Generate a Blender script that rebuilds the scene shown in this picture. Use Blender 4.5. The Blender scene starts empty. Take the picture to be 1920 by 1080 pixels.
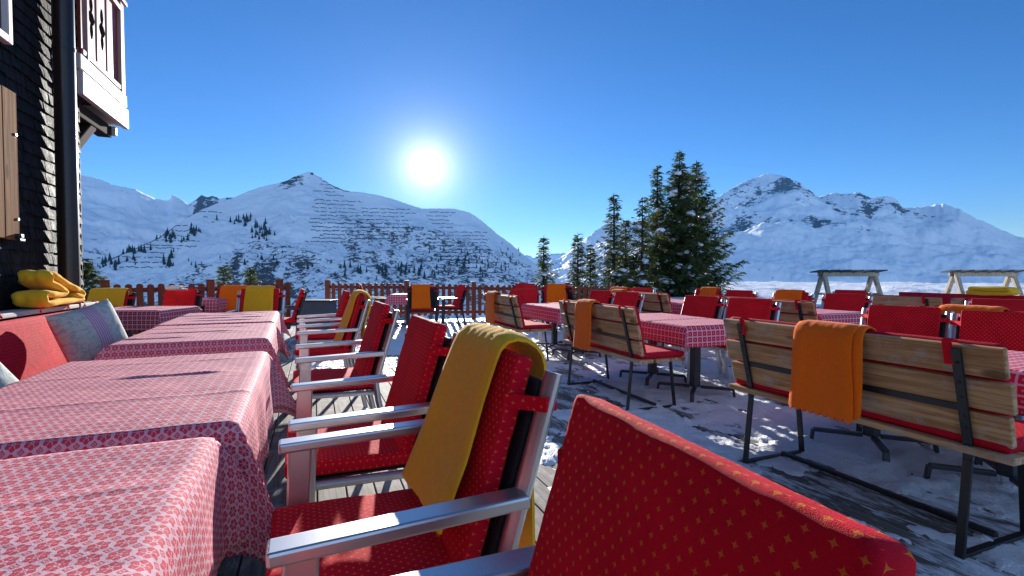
import bpy, bmesh, math, random
from mathutils import Vector, Matrix, noise as mnoise
R_ = math.radians
rnd = random.Random(7)
SC = bpy.context.scene
COL = SC.collection
EYE = 1.15
SKY_FILL = 3.3
HAZE = 2.6e-5
PI = math.pi

# ------------------------------------------------------------------ node helpers
class X:
    """tiny wrapper so node maths can be written as expressions"""
    def __init__(s, nt, sock): s.nt = nt; s.s = sock
    def _m(s, op, *o):
        n = s.nt.nodes.new('ShaderNodeMath'); n.operation = op
        s.nt.links.new(s.s, n.inputs[0])
        for i, v in enumerate(o):
            if isinstance(v, X): s.nt.links.new(v.s, n.inputs[i + 1])
            else: n.inputs[i + 1].default_value = v
        return X(s.nt, n.outputs[0])
    def __add__(s, o): return s._m('ADD', o)
    def __sub__(s, o): return s._m('SUBTRACT', o)
    def __mul__(s, o): return s._m('MULTIPLY', o)
    def __truediv__(s, o): return s._m('DIVIDE', o)
    def floor(s): return s._m('FLOOR')
    def fract(s): return s._m('FRACT')
    def abs(s): return s._m('ABSOLUTE')
    def sqrt(s): return s._m('SQRT')
    def cos(s): return s._m('COSINE')
    def mod(s, v): return s._m('FLOORED_MODULO', v)
    def lt(s, v): return s._m('LESS_THAN', v)
    def gt(s, v): return s._m('GREATER_THAN', v)
    def max(s, v): return s._m('MAXIMUM', v)
    def min(s, v): return s._m('MINIMUM', v)
    def pow(s, v): return s._m('POWER', v)
    def atan2(s, v): return s._m('ARCTAN2', v)
    def exp(s): return s._m('EXPONENT')
    def step(s, a, b):
        n = s.nt.nodes.new('ShaderNodeMapRange'); n.interpolation_type = 'SMOOTHSTEP'
        s.nt.links.new(s.s, n.inputs[0])
        n.inputs[1].default_value = a; n.inputs[2].default_value = b
        return X(s.nt, n.outputs[0])

class Mat:
    def __init__(s, name, rough=.6, spec=.3, metal=0):
        s.m = bpy.data.materials.new(name); s.m.use_nodes = True
        s.nt = s.m.node_tree; s.b = s.nt.nodes['Principled BSDF']
        s.b.inputs['Roughness'].default_value = rough
        s.b.inputs['Specular IOR Level'].default_value = spec
        s.b.inputs['Metallic'].default_value = metal
        s._n = None
    def node(s, t): return s.nt.nodes.new(t)
    def coord(s, kind='Object', scale=(1, 1, 1)):
        n = s.node('ShaderNodeTexCoord'); mp = s.node('ShaderNodeMapping')
        mp.inputs['Scale'].default_value = scale
        s.nt.links.new(n.outputs[kind], mp.inputs[0]); return mp.outputs[0]
    def uv(s):
        sp = s.node('ShaderNodeSeparateXYZ'); s.nt.links.new(s.coord('UV'), sp.inputs[0])
        return X(s.nt, sp.outputs[0]), X(s.nt, sp.outputs[1])
    def noise(s, scale, vec=None, detail=4, rough=.6, dist=0):
        n = s.node('ShaderNodeTexNoise'); n.inputs['Scale'].default_value = scale
        n.inputs['Detail'].default_value = detail; n.inputs['Roughness'].default_value = rough
        n.inputs['Distortion'].default_value = dist
        s.nt.links.new(vec if vec is not None else s.coord('Object'), n.inputs['Vector'])
        return X(s.nt, n.outputs[0])
    def attr(s, name):
        n = s.node('ShaderNodeAttribute'); n.attribute_name = name
        return X(s.nt, n.outputs['Fac'])
    def mix(s, f, a, b):
        n = s.node('ShaderNodeMix'); n.data_type = 'RGBA'
        ins = [i for i in n.inputs if i.type == 'RGBA']
        if isinstance(f, X): s.nt.links.new(f.s, n.inputs[0])
        else: n.inputs[0].default_value = f
        for i, c in zip(ins, (a, b)):
            if isinstance(c, tuple): i.default_value = c + (1,)
            else: s.nt.links.new(c, i)
        return [o for o in n.outputs if o.type == 'RGBA'][0]
    def color(s, c):
        if isinstance(c, tuple): s.b.inputs['Base Color'].default_value = c + (1,)
        else: s.nt.links.new(c, s.b.inputs['Base Color'])
        return s
    def rough(s, x): s.nt.links.new(x.s, s.b.inputs['Roughness']); return s
    def bump(s, h, strength=.5, dist=.01):
        n = s.node('ShaderNodeBump'); n.inputs['Strength'].default_value = strength
        n.inputs['Distance'].default_value = dist
        s.nt.links.new(h.s, n.inputs['Height'])
        s.nt.links.new(n.outputs[0], s.b.inputs['Normal']); return s

M = {}
def flat(name, c, rough=.6, spec=.3, metal=0, nscale=30, amt=.25, bump=0, bscale=200):
    a = Mat(name, rough, spec, metal)
    n = a.noise(nscale)
    a.color(a.mix(n, tuple(v * (1 - amt) for v in c), tuple(min(1, v * (1 + amt)) for v in c)))
    if bump: a.bump(a.noise(bscale), bump, .003)
    M[name] = a.m; return a

def fabric_red(name, base, star, sx, sy, size):
    a = Mat(name, .85, .15)
    u, v = a.uv()
    r = v / sy; row = r.floor(); off = row.mod(2.) * .5
    x = (u / sx + off).fract() - .5; y = r.fract() - .5
    d = (x.abs() * sx).sqrt() + (y.abs() * sy).sqrt()
    st = d.lt(math.sqrt(size))
    n = a.noise(9, detail=5)
    weave = a.noise(900, a.coord('UV'), 2)
    c = a.mix(n.step(.3, .75), tuple(k * .78 for k in base), base)
    a.color(a.mix(st, c, star))
    a.bump(weave * .35 + a.noise(14) * 1.2, .45, .006)
    M[name] = a.m

def cloth_flower(name):
    a = Mat(name, .8, .2)
    u, v = a.uv(); s = .035
    def flowers(du, dv):
        x = ((u / s + du).fract() - .5); y = ((v / s + dv).fract() - .5)
        rr = (x * x + y * y).sqrt(); th = x.atan2(y)
        return rr, th, x, y
    r1, t1, x1, y1 = flowers(0., 0.)
    pet = (t1 * 6.).cos() * .05 + .405
    eye = r1.lt(.06) + r1.gt(.115)
    spoke = (t1 * 6.).cos().gt(-.86).max(r1.gt(.30))
    f1 = r1.lt(pet) * eye.min(1.) * spoke
    r2, t2, x2, y2 = flowers(.5, .5)
    dia = (x2.abs() + y2.abs())
    d1 = dia.lt(.215) * dia.gt(.125); d2 = dia.lt(.07)
    red = f1.max(d1).max(d2).max(0.)
    n = a.noise(500, a.coord('UV'), 2)
    white = a.mix(n, (.62, .35, .40), (.76, .50, .55))
    rc = a.mix(n, (.52, .03, .065), (.66, .065, .105))

    a.color(a.mix(red, white, rc))
    a.bump(n * .3 + a.noise(22, a.coord('Object'), 5) * 1.0, .5, .006)
    M[name] = a.m

def cloth_check(name):
    a = Mat(name, .8, .2)
    u, v = a.uv(); s = .05
    x = ((u / s).fract() - .5).abs(); y = ((v / s).fract() - .5).abs()
    line = x.gt(.40).max(y.gt(.40))
    blob = (x * x + y * y).sqrt()
    dot = blob.lt(.12)
    n = a.noise(500, a.coord('UV'), 2)
    rc = a.mix(n, (.52, .015, .045), (.66, .035, .075))
    wh = a.mix(n, (.66, .40, .45), (.76, .52, .56))
    a.color(a.mix(line.max(dot * .6), rc, wh))
    a.bump(a.noise(22, a.coord('Object'), 5), .4, .006)
    M[name] = a.m

def wood(name, c1, c2, axis, rough=.75, spec=.25, knots=True, wear=0, g=1.0):
    a = Mat(name, rough, spec)
    sc = [38 * g, 38 * g, 38 * g]; sc[axis] = 1.6 * g
    oi = a.node('ShaderNodeObjectInfo')
    vec = a.coord('Object', tuple(sc))
    add = a.node('ShaderNodeVectorMath'); add.operation = 'ADD'
    a.nt.links.new(vec, add.inputs[0])
    cb = a.node('ShaderNodeCombineXYZ'); a.nt.links.new(oi.outputs['Random'], cb.inputs[0])
    sc2 = a.node('ShaderNodeVectorMath'); sc2.operation = 'SCALE'; sc2.inputs['Scale'].default_value = 60
    a.nt.links.new(cb.outputs[0], sc2.inputs[0]); a.nt.links.new(sc2.outputs[0], add.inputs[1])
    grain = a.noise(1, add.outputs[0], 5, .65, .6)
    fine = a.noise(3.2, add.outputs[0], 3, .6)
    big = a.noise(2.5, a.coord('Object'), 3)
    f = (grain * .75 + fine * .25).step(.36, .66)
    c = a.mix(f, c1, c2)
    c = a.mix(big.step(.35, .7) * .45, c, tuple(.5 * (p + q) * .72 for p, q in zip(c1, c2)))
    if knots:
        v = a.node('ShaderNodeTexVoronoi'); v.inputs['Scale'].default_value = 1
        ks = [9., 9., 9.]; ks[axis] = 3.2
        a.nt.links.new(a.coord('Object', tuple(ks)), v.inputs['Vector'])
        k = X(a.nt, v.outputs['Distance'])
        c = a.mix((k.step(.10, .22) * -1. + 1.) * .8, c, tuple(q * .28 for q in c1))
    if wear:
        w = a.noise(7, a.coord('Object'), 5, .7)
        c = a.mix(w.step(.50, .64) * wear, c, (.46, .44, .42))
    a.color(c); a.bump(grain + fine * .5, .35, .003)
    M[name] = a.m

fabric_red('red_star_fabric', (.70, .003, .022), (.70, .16, .022), .0225, .0140, .0056)
fabric_red('red_dot_fabric', (.62, .007, .028), (.70, .18, .07), .024, .02, .0044)
cloth_flower('flower_cloth'); cloth_check('check_cloth')
flat('yellow_blanket', (.88, .46, .02), .95, .1, nscale=60, amt=.16, bump=.5, bscale=420)
flat('orange_blanket', (.95, .15, .005), .95, .1, nscale=60, amt=.16, bump=.5, bscale=420)
for k in ('yellow_blanket', 'orange_blanket'):
    M[k].node_tree.nodes['Principled BSDF'].inputs['Sheen Weight'].default_value = .12
a = flat('aluminium', (.60, .58, .57), .34, .5, .85, nscale=6, amt=.08)
a.bump(a.noise(1, a.coord('Object', (40, 40, 600))), .06, .002)
flat('black_metal', (.012, .013, .016), .45, .5, 0, amt=.3)
flat('grey_metal', (.035, .038, .045), .42, .5, .2, amt=.3)
flat('textilene', (.014, .014, .018), .7, .3, bump=.6, bscale=700)
flat('red_strap', (.68, .006, .018), .85, .15, nscale=300, amt=.35)
wood('bench_wood', (.34, .15, .055), (.74, .46, .235), 1, wear=.35)
wood('deck_wood', (.15, .125, .105), (.36, .315, .265), 1, .8, knots=False, wear=.5, g=.8)
wood('shutter_wood', (.085, .036, .012), (.30, .14, .05), 2, .8, .04)
wood('grey_wood', (.28, .22, .15), (.55, .45, .33), 2, knots=False)
wood('shelf_wood', (.42, .40, .37), (.62, .60, .56), 1, knots=False)
wood('fence_wood', (.165, .035, .016), (.27, .066, .030), 2, .6, knots=False)
flat('fence_tip', (.30, .10, .05), .4, .5)
flat('slat_dark', (.05, .045, .04), .8)
flat('carved_dark', (.012, .008, .008), 1., 0.)
flat('plain_white', (.7, .68, .66), .8)
flat('planter_grey', (.10, .105, .115), .8, bump=.4, bscale=60)
flat('pipe_brown', (.030, .020, .018), .28, .6, .3, amt=.2)
flat('white_paint', (.58, .53, .51), .5, .4, nscale=5, amt=.10)
flat('panel_paint', (.36, .22, .20), .5, .4, nscale=5, amt=.12)
flat('trim_red', (.22, .028, .020), .5, .4)
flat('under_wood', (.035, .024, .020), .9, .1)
flat('glass_dark', (.02, .025, .03), .08, .8)
flat('bark', (.06, .045, .033), .9, bump=.8, bscale=40)
flat('mesh_dark', (.05, .06, .075), .8)
# snow
a = Mat('snow', .55, .35)
n1 = a.noise(3, detail=6); n2 = a.noise(38, detail=6, rough=.7)
n3 = a.noise(1.1, a.coord('Object', (1, 2.2, 1)), 6, .7)
a.color(a.mix(n1, (.74, .76, .80), (.86, .87, .90))); a.bump(n1 * .25 + n2 * .04 + n3 * .8, 1., .16); M['snow'] = a.m
a = Mat('deck_snow', .5, .4)
n1 = a.noise(5, detail=6, rough=.7); n2 = a.noise(60, detail=5, rough=.7); n3 = a.noise(1.7, a.coord('Object', (1, .35, 1)), 6, .7)
c = a.mix(n1, (.74, .75, .79), (.90, .91, .93))
c = a.mix(n3.step(.58, .74) * .7, c, (.24, .22, .22))
a.color(c); a.bump(n1 + n2 * .7, .9, .02); M['deck_snow'] = a.m
# tree needles
a = Mat('needles', .6, .3)
oi = a.noise(3.5, detail=3)
c = a.mix(oi.step(.3, .7), (.045, .075, .026), (.15, .18, .055))
a.color(c); M['needles'] = a.m
tr = a.node('ShaderNodeBsdfTranslucent'); a.nt.links.new(c, tr.inputs[0]); mx = a.node('ShaderNodeMixShader'); mx.inputs[0].default_value = .4
a.nt.links.new(a.b.outputs[0], mx.inputs[1]); a.nt.links.new(tr.outputs[0], mx.inputs[2])
a.nt.links.new(mx.outputs[0], a.nt.nodes['Material Output'].inputs['Surface'])
flat('far_needles', (.016, .030, .026), .8, nscale=.2)
flat('tree_snow', (.84, .85, .88), .6, .3, nscale=8, amt=.05, bump=.5, bscale=30)
# mountains: snow, with rock and scrub where the vertex attribute asks for it
def mountain_mat(name, s1, s2, strx):
    a = Mat(name, .7, .15)
    rock = a.attr('rock')
    n1 = a.noise(s1, a.coord('Object', (1, 1, strx)), 7, .68)
    n2 = a.noise(s2, a.coord('Object', (1, 1, strx)), 5, .7)
    f = (n1 * .5 + n2 * .5 + rock * .44 - .20)
    m = f.step(.520, .565)
    rc = a.mix(a.noise(s2 * 1.7), (.035, .036, .04), (.13, .12, .115))
    sn = a.mix(a.noise(s1 * .25, detail=5), (.80, .82, .86), (.90, .91, .93))
    a.color(a.mix(m, sn, rc)); a.bump(n1 * .6 + n2 * .5, .6, 9.0); M[name] = a.m
mountain_mat('mountain_near', .034, .095, 1.8)
mountain_mat('mountain_far', .010, .034, 1.5)
# shingles
a = Mat('shingle', .38, .5)
n = a.noise(1, a.coord('Object', (50, 50, 3)), 6, .7); n2 = a.noise(14, detail=5)
a.color(a.mix(n.step(.35, .7), (.006, .006, .007), (.030, .027, .025)))
a.b.inputs['Specular IOR Level'].default_value = .10
a.rough(n2 * .45 + .46); a.bump(n + n2 * .5, 1., .010); M['shingle'] = a.m
# pillow
a = Mat('pillow_cloth', .85, .2)
u, v = a.uv()
wv = a.noise(11, a.coord('UV'), 3, .5, 1.6); 
pat = ((wv * 5.).fract() - .5).abs().lt(.17)
c = a.mix(pat, (.54, .57, .50), (.38, .45, .41))
stripe = (u - .0).abs().lt(.045); st2 = ((u * 70.).fract()).lt(.45)
c = a.mix(stripe, c, a.mix(st2, (.62, .50, .56), (.42, .20, .33)))
a.color(c); a.bump(a.noise(300, a.coord('UV')) * .3 + a.noise(9) * 1.0, .4, .008); M['pillow_cloth'] = a.m

# ------------------------------------------------------------------ mesh helpers
_cache = {}
def _boxdata(s, bev):
    k = (round(s[0], 4), round(s[1], 4), round(s[2], 4), bev)
    if k not in _cache:
        bm = bmesh.new(); bmesh.ops.create_cube(bm, size=1)
        for v in bm.verts: v.co = Vector((v.co.x * s[0], v.co.y * s[1], v.co.z * s[2]))
        if bev > 0:
            bmesh.ops.bevel(bm, geom=list(bm.edges), offset=min(bev, min(s) * .45), segments=2 if bev < .012 else 4, profile=.5, affect='EDGES')
        bm.verts.ensure_lookup_table(); bm.verts.index_update()
        _cache[k] = ([v.co.copy() for v in bm.verts], [[v.index for v in f.verts] for f in bm.faces]); bm.free()
    return _cache[k]

class MB:
    def __init__(s): s.v = []; s.f = []; s.uv = {}; s.tubed = False
    def add(s, vs, fs, m=None):
        b = len(s.v)
        s.v += [tuple(m @ Vector(p)) if m else tuple(p) for p in vs]
        s.f += [[b + i for i in f] for f in fs]; return s
    def box(s, c, d, rot=None, bev=0.):
        vs, fs = _boxdata(d, bev); m = Matrix.Translation(Vector(c))
        if rot is not None: m = m @ rot
        return s.add(vs, fs, m)
    def bar(s, p, q, w, h, bev=0., up=(0, 0, 1)):
        """box from p to q, w wide, h along 'up'"""
        p = Vector(p); q = Vector(q); d = q - p; L = d.length; x = d / L
        u = Vector(up); y = u.cross(x)
        if y.length < 1e-4: y = Vector((0, 1, 0)).cross(x)
        y.normalize(); z = x.cross(y)
        m = Matrix((x, y, z)).transposed().to_4x4()
        return s.box((p + q) / 2, (L, w, h), m, bev)
    def tube(s, pts, r, n=10, ry=None, close=True):
        s.tubed = True; pts = [Vector(p) for p in pts]; rs = r if isinstance(r, (list, tuple)) else [r] * len(pts)
        rings = []; b = len(s.v); pu = None
        for i, p in enumerate(pts):
            t = (pts[min(i + 1, len(pts) - 1)] - pts[max(i - 1, 0)]).normalized()
            if pu is None:
                a_ = Vector((0, 1, 0)) if abs(t.y) < .9 else Vector((1, 0, 0))
                pu = t.cross(a_).normalized()
            pu = (pu - t * pu.dot(t)).normalized(); w = t.cross(pu)
            k = (ry / r) if (ry and not isinstance(r, (list, tuple))) else 1
            for j in range(n):
                an = 2 * PI * j / n
                s.v.append(tuple(p + pu * (math.cos(an) * rs[i]) + w * (math.sin(an) * rs[i] * k)))
        for i in range(len(pts) - 1):
            for j in range(n):
                s.f.append([b + i * n + j, b + i * n + (j + 1) % n, b + (i + 1) * n + (j + 1) % n, b + (i + 1) * n + j])
        if close:
            s.f.append([b + j for j in range(n)][::-1]); s.f.append([b + (len(pts) - 1) * n + j for j in range(n)])
        return s
    def prism(s, outline, m, depth):
        """closed 2-D outline extruded along local z by depth, then placed by m"""
        n = len(outline)
        vs = [(x, y, 0) for x, y in outline] + [(x, y, depth) for x, y in outline]
        fs = [list(range(n))[::-1], list(range(n, 2 * n))] + [[i, (i + 1) % n, n + (i + 1) % n, n + i] for i in range(n)]
        return s.add(vs, fs, m)
    def grid(s, nu, nv, fn, uvfn=None, flip=False):
        b = len(s.v); fb = len(s.f)
        for i in range(nu):
            for j in range(nv): s.v.append(tuple(fn(i, j)))
        for i in range(nu - 1):
            for j in range(nv - 1):
                q = [(i, j), (i + 1, j), (i + 1, j + 1), (i, j + 1)]
                if flip: q = q[::-1]
                s.f.append([b + a * nv + c for a, c in q])
                if uvfn: s.uv[len(s.f) - 1] = [uvfn(a, c) for a, c in q]
        return s
    def build(s, name, mat, parent=None, smooth=False, uvscale=1., sharp=None):
        me = bpy.data.meshes.new(name); me.from_pydata(s.v, [], s.f); me.update()
        uvl = me.uv_layers.new(name='UVMap'); 
        for pi, p in enumerate(me.polygons):
            cu = s.uv.get(pi)
            if cu:
                for li, c in zip(p.loop_indices, cu): uvl.data[li].uv = c
            else:
                n = p.normal; ax = max(range(3), key=lambda k: abs(n[k]))
                ij = ((1, 2), (0, 2), (0, 1))[ax]
                for li in p.loop_indices:
                    co = me.vertices[me.loops[li].vertex_index].co
                    uvl.data[li].uv = (co[ij[0]], co[ij[1]])
        me.materials.append(M[mat] if isinstance(mat, str) else mat)
        if smooth:
            me.polygons.foreach_set('use_smooth', [True] * len(me.polygons))
            if sharp is None: sharp = 32 if s.tubed else 12
            if sharp: me.set_sharp_from_angle(angle=R_(sharp))
        o = bpy.data.objects.new(name, me); COL.objects.link(o)
        if parent: o.parent = parent
        return o

def tag(o, label=None, cat=None, group=None, kind=None):
    if label: o['label'] = label
    if cat: o['category'] = cat
    if group: o['group'] = group
    if kind: o['kind'] = kind
    return o
def thing(name, label, cat, loc=(0, 0, 0), rz=0, group=None):
    o = bpy.data.objects.new(name, None); COL.objects.link(o); o.empty_display_size = .1
    o.location = loc; o.rotation_euler = (0, 0, rz); return tag(o, label, cat, group)
def dup(root, loc, rz, label, group=None, scale=1):
    r = root.copy(); COL.objects.link(r); r.location = loc; r.rotation_euler = (0, 0, rz); r['label'] = label
    r.scale = (1, 1, scale)
    if group: r['group'] = group
    for ch in list(root.children):
        c = ch.copy(); COL.objects.link(c); c.parent = r
        for g in list(ch.children):
            d = g.copy(); COL.objects.link(d); d.parent = c
    return r
def fr(x, y, z, H=.9, lac=2.1, octv=5): return mnoise.fractal(Vector((x, y, z)), H, lac, octv)
def ns(x, y=0, z=0): return mnoise.noise(Vector((x, y, z)))
def roty(a): return Matrix.Rotation(a, 4, 'Y')

# ------------------------------------------------------------------ pads and draped cloth
def pad(w, h, t, bulge=.010, nx=14, ny=14, rad=.02, seed=0):
    """soft rectangular cushion, centred, w along y, h along x, t along z, rounded rim"""
    mb = MB(); N = 5
    ring = []
    def superc(a, b, p=7): return None
    def warp(n, k):        # samples crowd towards the rim
        x = -1 + 2 * k / (n - 1); return math.copysign(1 - (1 - abs(x)) ** 1.7, x)
    cr = .014
    def top(i, j, sgn):
        a = warp(nx, i); b = warp(ny, j); X_, Y_ = a * h / 2, b * w / 2
        dx = h / 2 - abs(X_); dy = w / 2 - abs(Y_)
        if dx < cr and dy < cr:          # soft corners
            d = cr - math.hypot(cr - dx, cr - dy)
            q = math.hypot(cr - dx, cr - dy); m_ = max(cr - dx, cr - dy)
            if q > 1e-6:
                f = m_ / q; X_ = math.copysign(h / 2 - cr + (cr - dx) * f, X_); Y_ = math.copysign(w / 2 - cr + (cr - dy) * f, Y_)
                d = cr - m_
        else: d = min(dx, dy)
        e = min(1, max(0, d) / rad); z = (t / 2 - rad * .75) + rad * .75 * math.sqrt(max(0, 1 - (1 - e) ** 2))
        z += bulge * (1 - a * a) * (1 - b * b) + (.0022 * fr(a * 2 + seed, b * 2, sgn * 3, octv=3) + .0022 * ns(X_ * 95 + seed, Y_ * 95, sgn) * (1 - e * .9))
        wob = 1 + .006 * ns(a * 3, b * 3, seed) + .004 * ns(a * 12, b * 12, seed)
        return (X_ * wob, Y_ * wob, sgn * z)
    uvf = lambda i, j: (w / 2 * warp(ny, j) + .5, h / 2 * warp(nx, i) + .5)
    mb.grid(nx, ny, lambda i, j: top(i, j, 1), uvf)
    mb.grid(nx, ny, lambda i, j: top(i, j, -1), uvf, True)
    n0 = nx * ny
    border = [(i, 0) for i in range(nx)] + [(nx - 1, j) for j in range(1, ny)] + [(i, ny - 1) for i in range(nx - 2, -1, -1)] + [(0, j) for j in range(ny - 2, 0, -1)]
    per = 0; L = len(border)
    for k in range(L):
        a = border[k]; b = border[(k + 1) % L]
        pa, pb = a[0] * ny + a[1], b[0] * ny + b[1]
        d = (Vector(mb.v[pa]) - Vector(mb.v[pb])).length
        mb.f.append([pa, n0 + pa, n0 + pb, pb])
        mb.uv[len(mb.f) - 1] = [(per, .007), (per, -.007), (per + d, -.007), (per + d, .007)]; per += d
    return mb

def drape_mesh(path, y0, y1, thick, ny=26, fringe=0, seed=0, skew=0., wav=.010, scallop=0, crest=.0045, fine=.0022):
    """a blanket following 'path' (x,z pairs) and y0..y1 wide; closed with thickness"""
    pts = []
    for i in range(len(path) - 1):
        p, q = Vector((path[i][0], path[i][1])), Vector((path[i + 1][0], path[i + 1][1]))
        n = max(1, int((q - p).length / .022))
        for k in range(n): pts.append(p.lerp(q, k / n))
    pts.append(Vector(path[-1]))
    for _ in range(2):
        pts = [pts[0]] + [(pts[i - 1] + pts[i] * 2 + pts[i + 1]) / 4 for i in range(1, len(pts) - 1)] + [pts[-1]]
    n = len(pts); cum = [0]
    for i in range(1, n): cum.append(cum[-1] + (pts[i] - pts[i - 1]).length)
    T = cum[-1]
    nor = []
    for i in range(n):
        t = (pts[min(i + 1, n - 1)] - pts[max(i - 1, 0)]).normalized(); nor.append(Vector((-t.y, t.x)))
    itop = max(range(n), key=lambda i: pts[i].y)
    def P(i, j, lay):
        b = j / (ny - 1); hang = abs(cum[i] - cum[itop])
        edge = 1 - (abs(2 * b - 1)) ** 8
        off = lay * thick * (.35 + .65 * edge)
        w = wav * min(1, hang / .25) * (math.sin(b * 5.5 + seed * 2.1 + .8 * math.sin(hang * 4 + seed)) + .8 * ns(b * 4, hang * 3, seed)) + fine * fr(b * 6, cum[i] * 6, seed, octv=4)
        if hang < .16: w += crest * (ns(b * 16, hang * 7 - b * 5, seed) + .5 * ns(b * 37, hang * 12 - b * 9, seed)) * (1 - hang / .16)
        p = pts[i] + nor[i] * (off + max(w, -.012) + .004)
        y = y0 + (y1 - y0) * b + skew * hang + .012 * ns(hang * 3, seed, b) + (b - .5) * .05 * hang
        z = p.y
        if i in (0, n - 1):
            if scallop: z += -.022 * abs(math.sin(b * PI * scallop)) + .004 * ns(b * 30, seed)
            else: z += .012 * ns(b * 14, seed * 3.7, 0)
        return (p.x, y, z)
    mb = MB()
    uvf = lambda i, j: (cum[i], (y1 - y0) * j / (ny - 1))
    mb.grid(n, ny, lambda i, j: P(i, j, 1), uvf, True)
    mb.grid(n, ny, lambda i, j: P(i, j, 0), uvf)
    N0 = n * ny
    brd = [(i, 0) for i in range(n)] + [(n - 1, j) for j in range(1, ny)] + [(i, ny - 1) for i in range(n - 2, -1, -1)] + [(0, j) for j in range(ny - 2, 0, -1)]
    for k in range(len(brd)):
        a, b = brd[k], brd[(k + 1) % len(brd)]
        pa, pb = a[0] * ny + a[1], b[0] * ny + b[1]
        mb.f.append([pa, pb, N0 + pb, N0 + pa])
    if fringe:
        for row in (0, n - 1):
            for j in range(0, (ny - 1) * 6):
                b = j / ((ny - 1) * 6); jj = int(b * (ny - 1)); p = Vector(P(row, jj, .5)); q = Vector(P(row, min(jj + 1, ny - 1), .5))
                c = p.lerp(q, b * (ny - 1) - jj)
                e = c + Vector((rnd.uniform(-.006, .006), rnd.uniform(-.006, .006), -rnd.uniform(.006, .016)))
                mb.v += [tuple(c + Vector((0, -.002, .004))), tuple(c + Vector((0, .002, .004))), tuple(e)]
                k = len(mb.v); mb.f.append([k - 3, k - 2, k - 1])
    return mb

# ------------------------------------------------------------------ armchair (faces -X)
LEAN = math.atan2(.125, .42)
def make_armchair(name, label, metal, group, pads=True):
    t = thing(name, label, 'armchair', group=group)
    for s in (-1, 1):
        mb = MB()
        mb.box((-.045, s * .29, .675), (.49, .060, .028), roty(R_(-1.5)), .006)
        mb.build('armrest', metal, t, True)
        mb = MB(); mb.bar((-.235, s * .288, .664), (-.262, s * .288, 0), .034, .062, .006, up=(1, 0, 0))
        mb.build('leg', metal, t, True)
        mb = MB(); mb.tube([(.279, s * .268, .935), (.251, s * .268, .84), (.179, s * .268, .60), (.152, s * .268, .50), (.165, s * .268, .40), (.255, s * .268, 0)], .0185, 14, .026)
        mb.build('back_post', metal, t, True)
        mb = MB(); mb.tube([(-.245, s * .252, .452), (.155, s * .252, .442)], .015, 10, .021); mb.build('seat_rail', metal, t, True)
    mb = MB(); mb.box((-.255, 0, .450), (.026, .48, .034), None, .008); mb.box((.145, 0, .442), (.026, .48, .03), None, .008)
    mb.build('seat_frame', metal, t, True)
    mb = MB(); mb.box((-.05, 0, .462), (.40, .47, .008), None, .003); mb.build('seat_sling', 'textilene', t)
    mb = MB(); mb.box((.197, 0, .71), (.022, .50, .43), roty(LEAN), .008); mb.build('back_sling', 'textilene', t, True)
    if pads:
        o = pad(.475, .46, .050, .006, 28, 28, rad=.015, seed=1).build('seat_cushion', 'red_star_fabric', t, True, sharp=50); o.location = (-.075, 0, .4945); o.rotation_euler = (0, R_(1.5), 0)
        bc = pad(.455, .50, .044, .004, 34, 34, rad=.010, seed=2).build('back_cushion', 'red_star_fabric', t, True, sharp=50)
        bc.location = (.160, 0, .727); bc.rotation_euler = (0, -(PI / 2 - LEAN), 0)
        # local axes of the cushion: x runs down/up the back, z out of it
        inv = Matrix.Rotation(PI / 2 - LEAN, 4, 'Y')
        for s in (-1, 1):
            mb = MB(); zc = .872
            path = [(.180, s * .220), (.222, s * .262), (.246, s * .293), (.276, s * .285), (.279, s * .262), (.262, s * .22)]
            for k in range(len(path) - 1):
                mb.bar((path[k][0], path[k][1], zc), (path[k + 1][0], path[k + 1][1], zc), .003, .032)
            vs = [inv @ (Vector(v) - Vector((.160, 0, .727))) for v in mb.v]; mb.v = [tuple(v) for v in vs]
            mb.build('strap', 'red_star_fabric', bc)
    return t
G_ROW = 'aluminium armchairs along the row of tables by the wall'
G_RT = 'red cushioned armchairs on the right of the terrace'
G_FAR = 'chairs near the picket fence'
ch0 = make_armchair('armchair', 'nearest red armchair, its big star patterned back filling the lower right corner', 'aluminium', G_ROW)
ch0.location = (.145, .445, 0); ch0.rotation_euler = (0, 0, R_(-2.8))
ROW = R_(1.6)
for (x, y, lab) in [(.20, 1.235, 'red armchair with a fringed yellow blanket over its back, beside the nearest chair'),
                    (.20, 2.01, 'red armchair with bare back just beyond the yellow blanketed near chair'),
                    (.175, 3.31, 'red armchair at the second gap, third beyond the nearest back, with nothing draped on it'),
                    (.14, 4.71, 'red armchair with a narrow yellow blanket hanging over its back in the row'),
                    (.105, 5.87, 'farthest red armchair of the row facing the wall tables')]:
    dup(ch0, (x, y, 0), ROW, lab, G_ROW)
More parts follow.
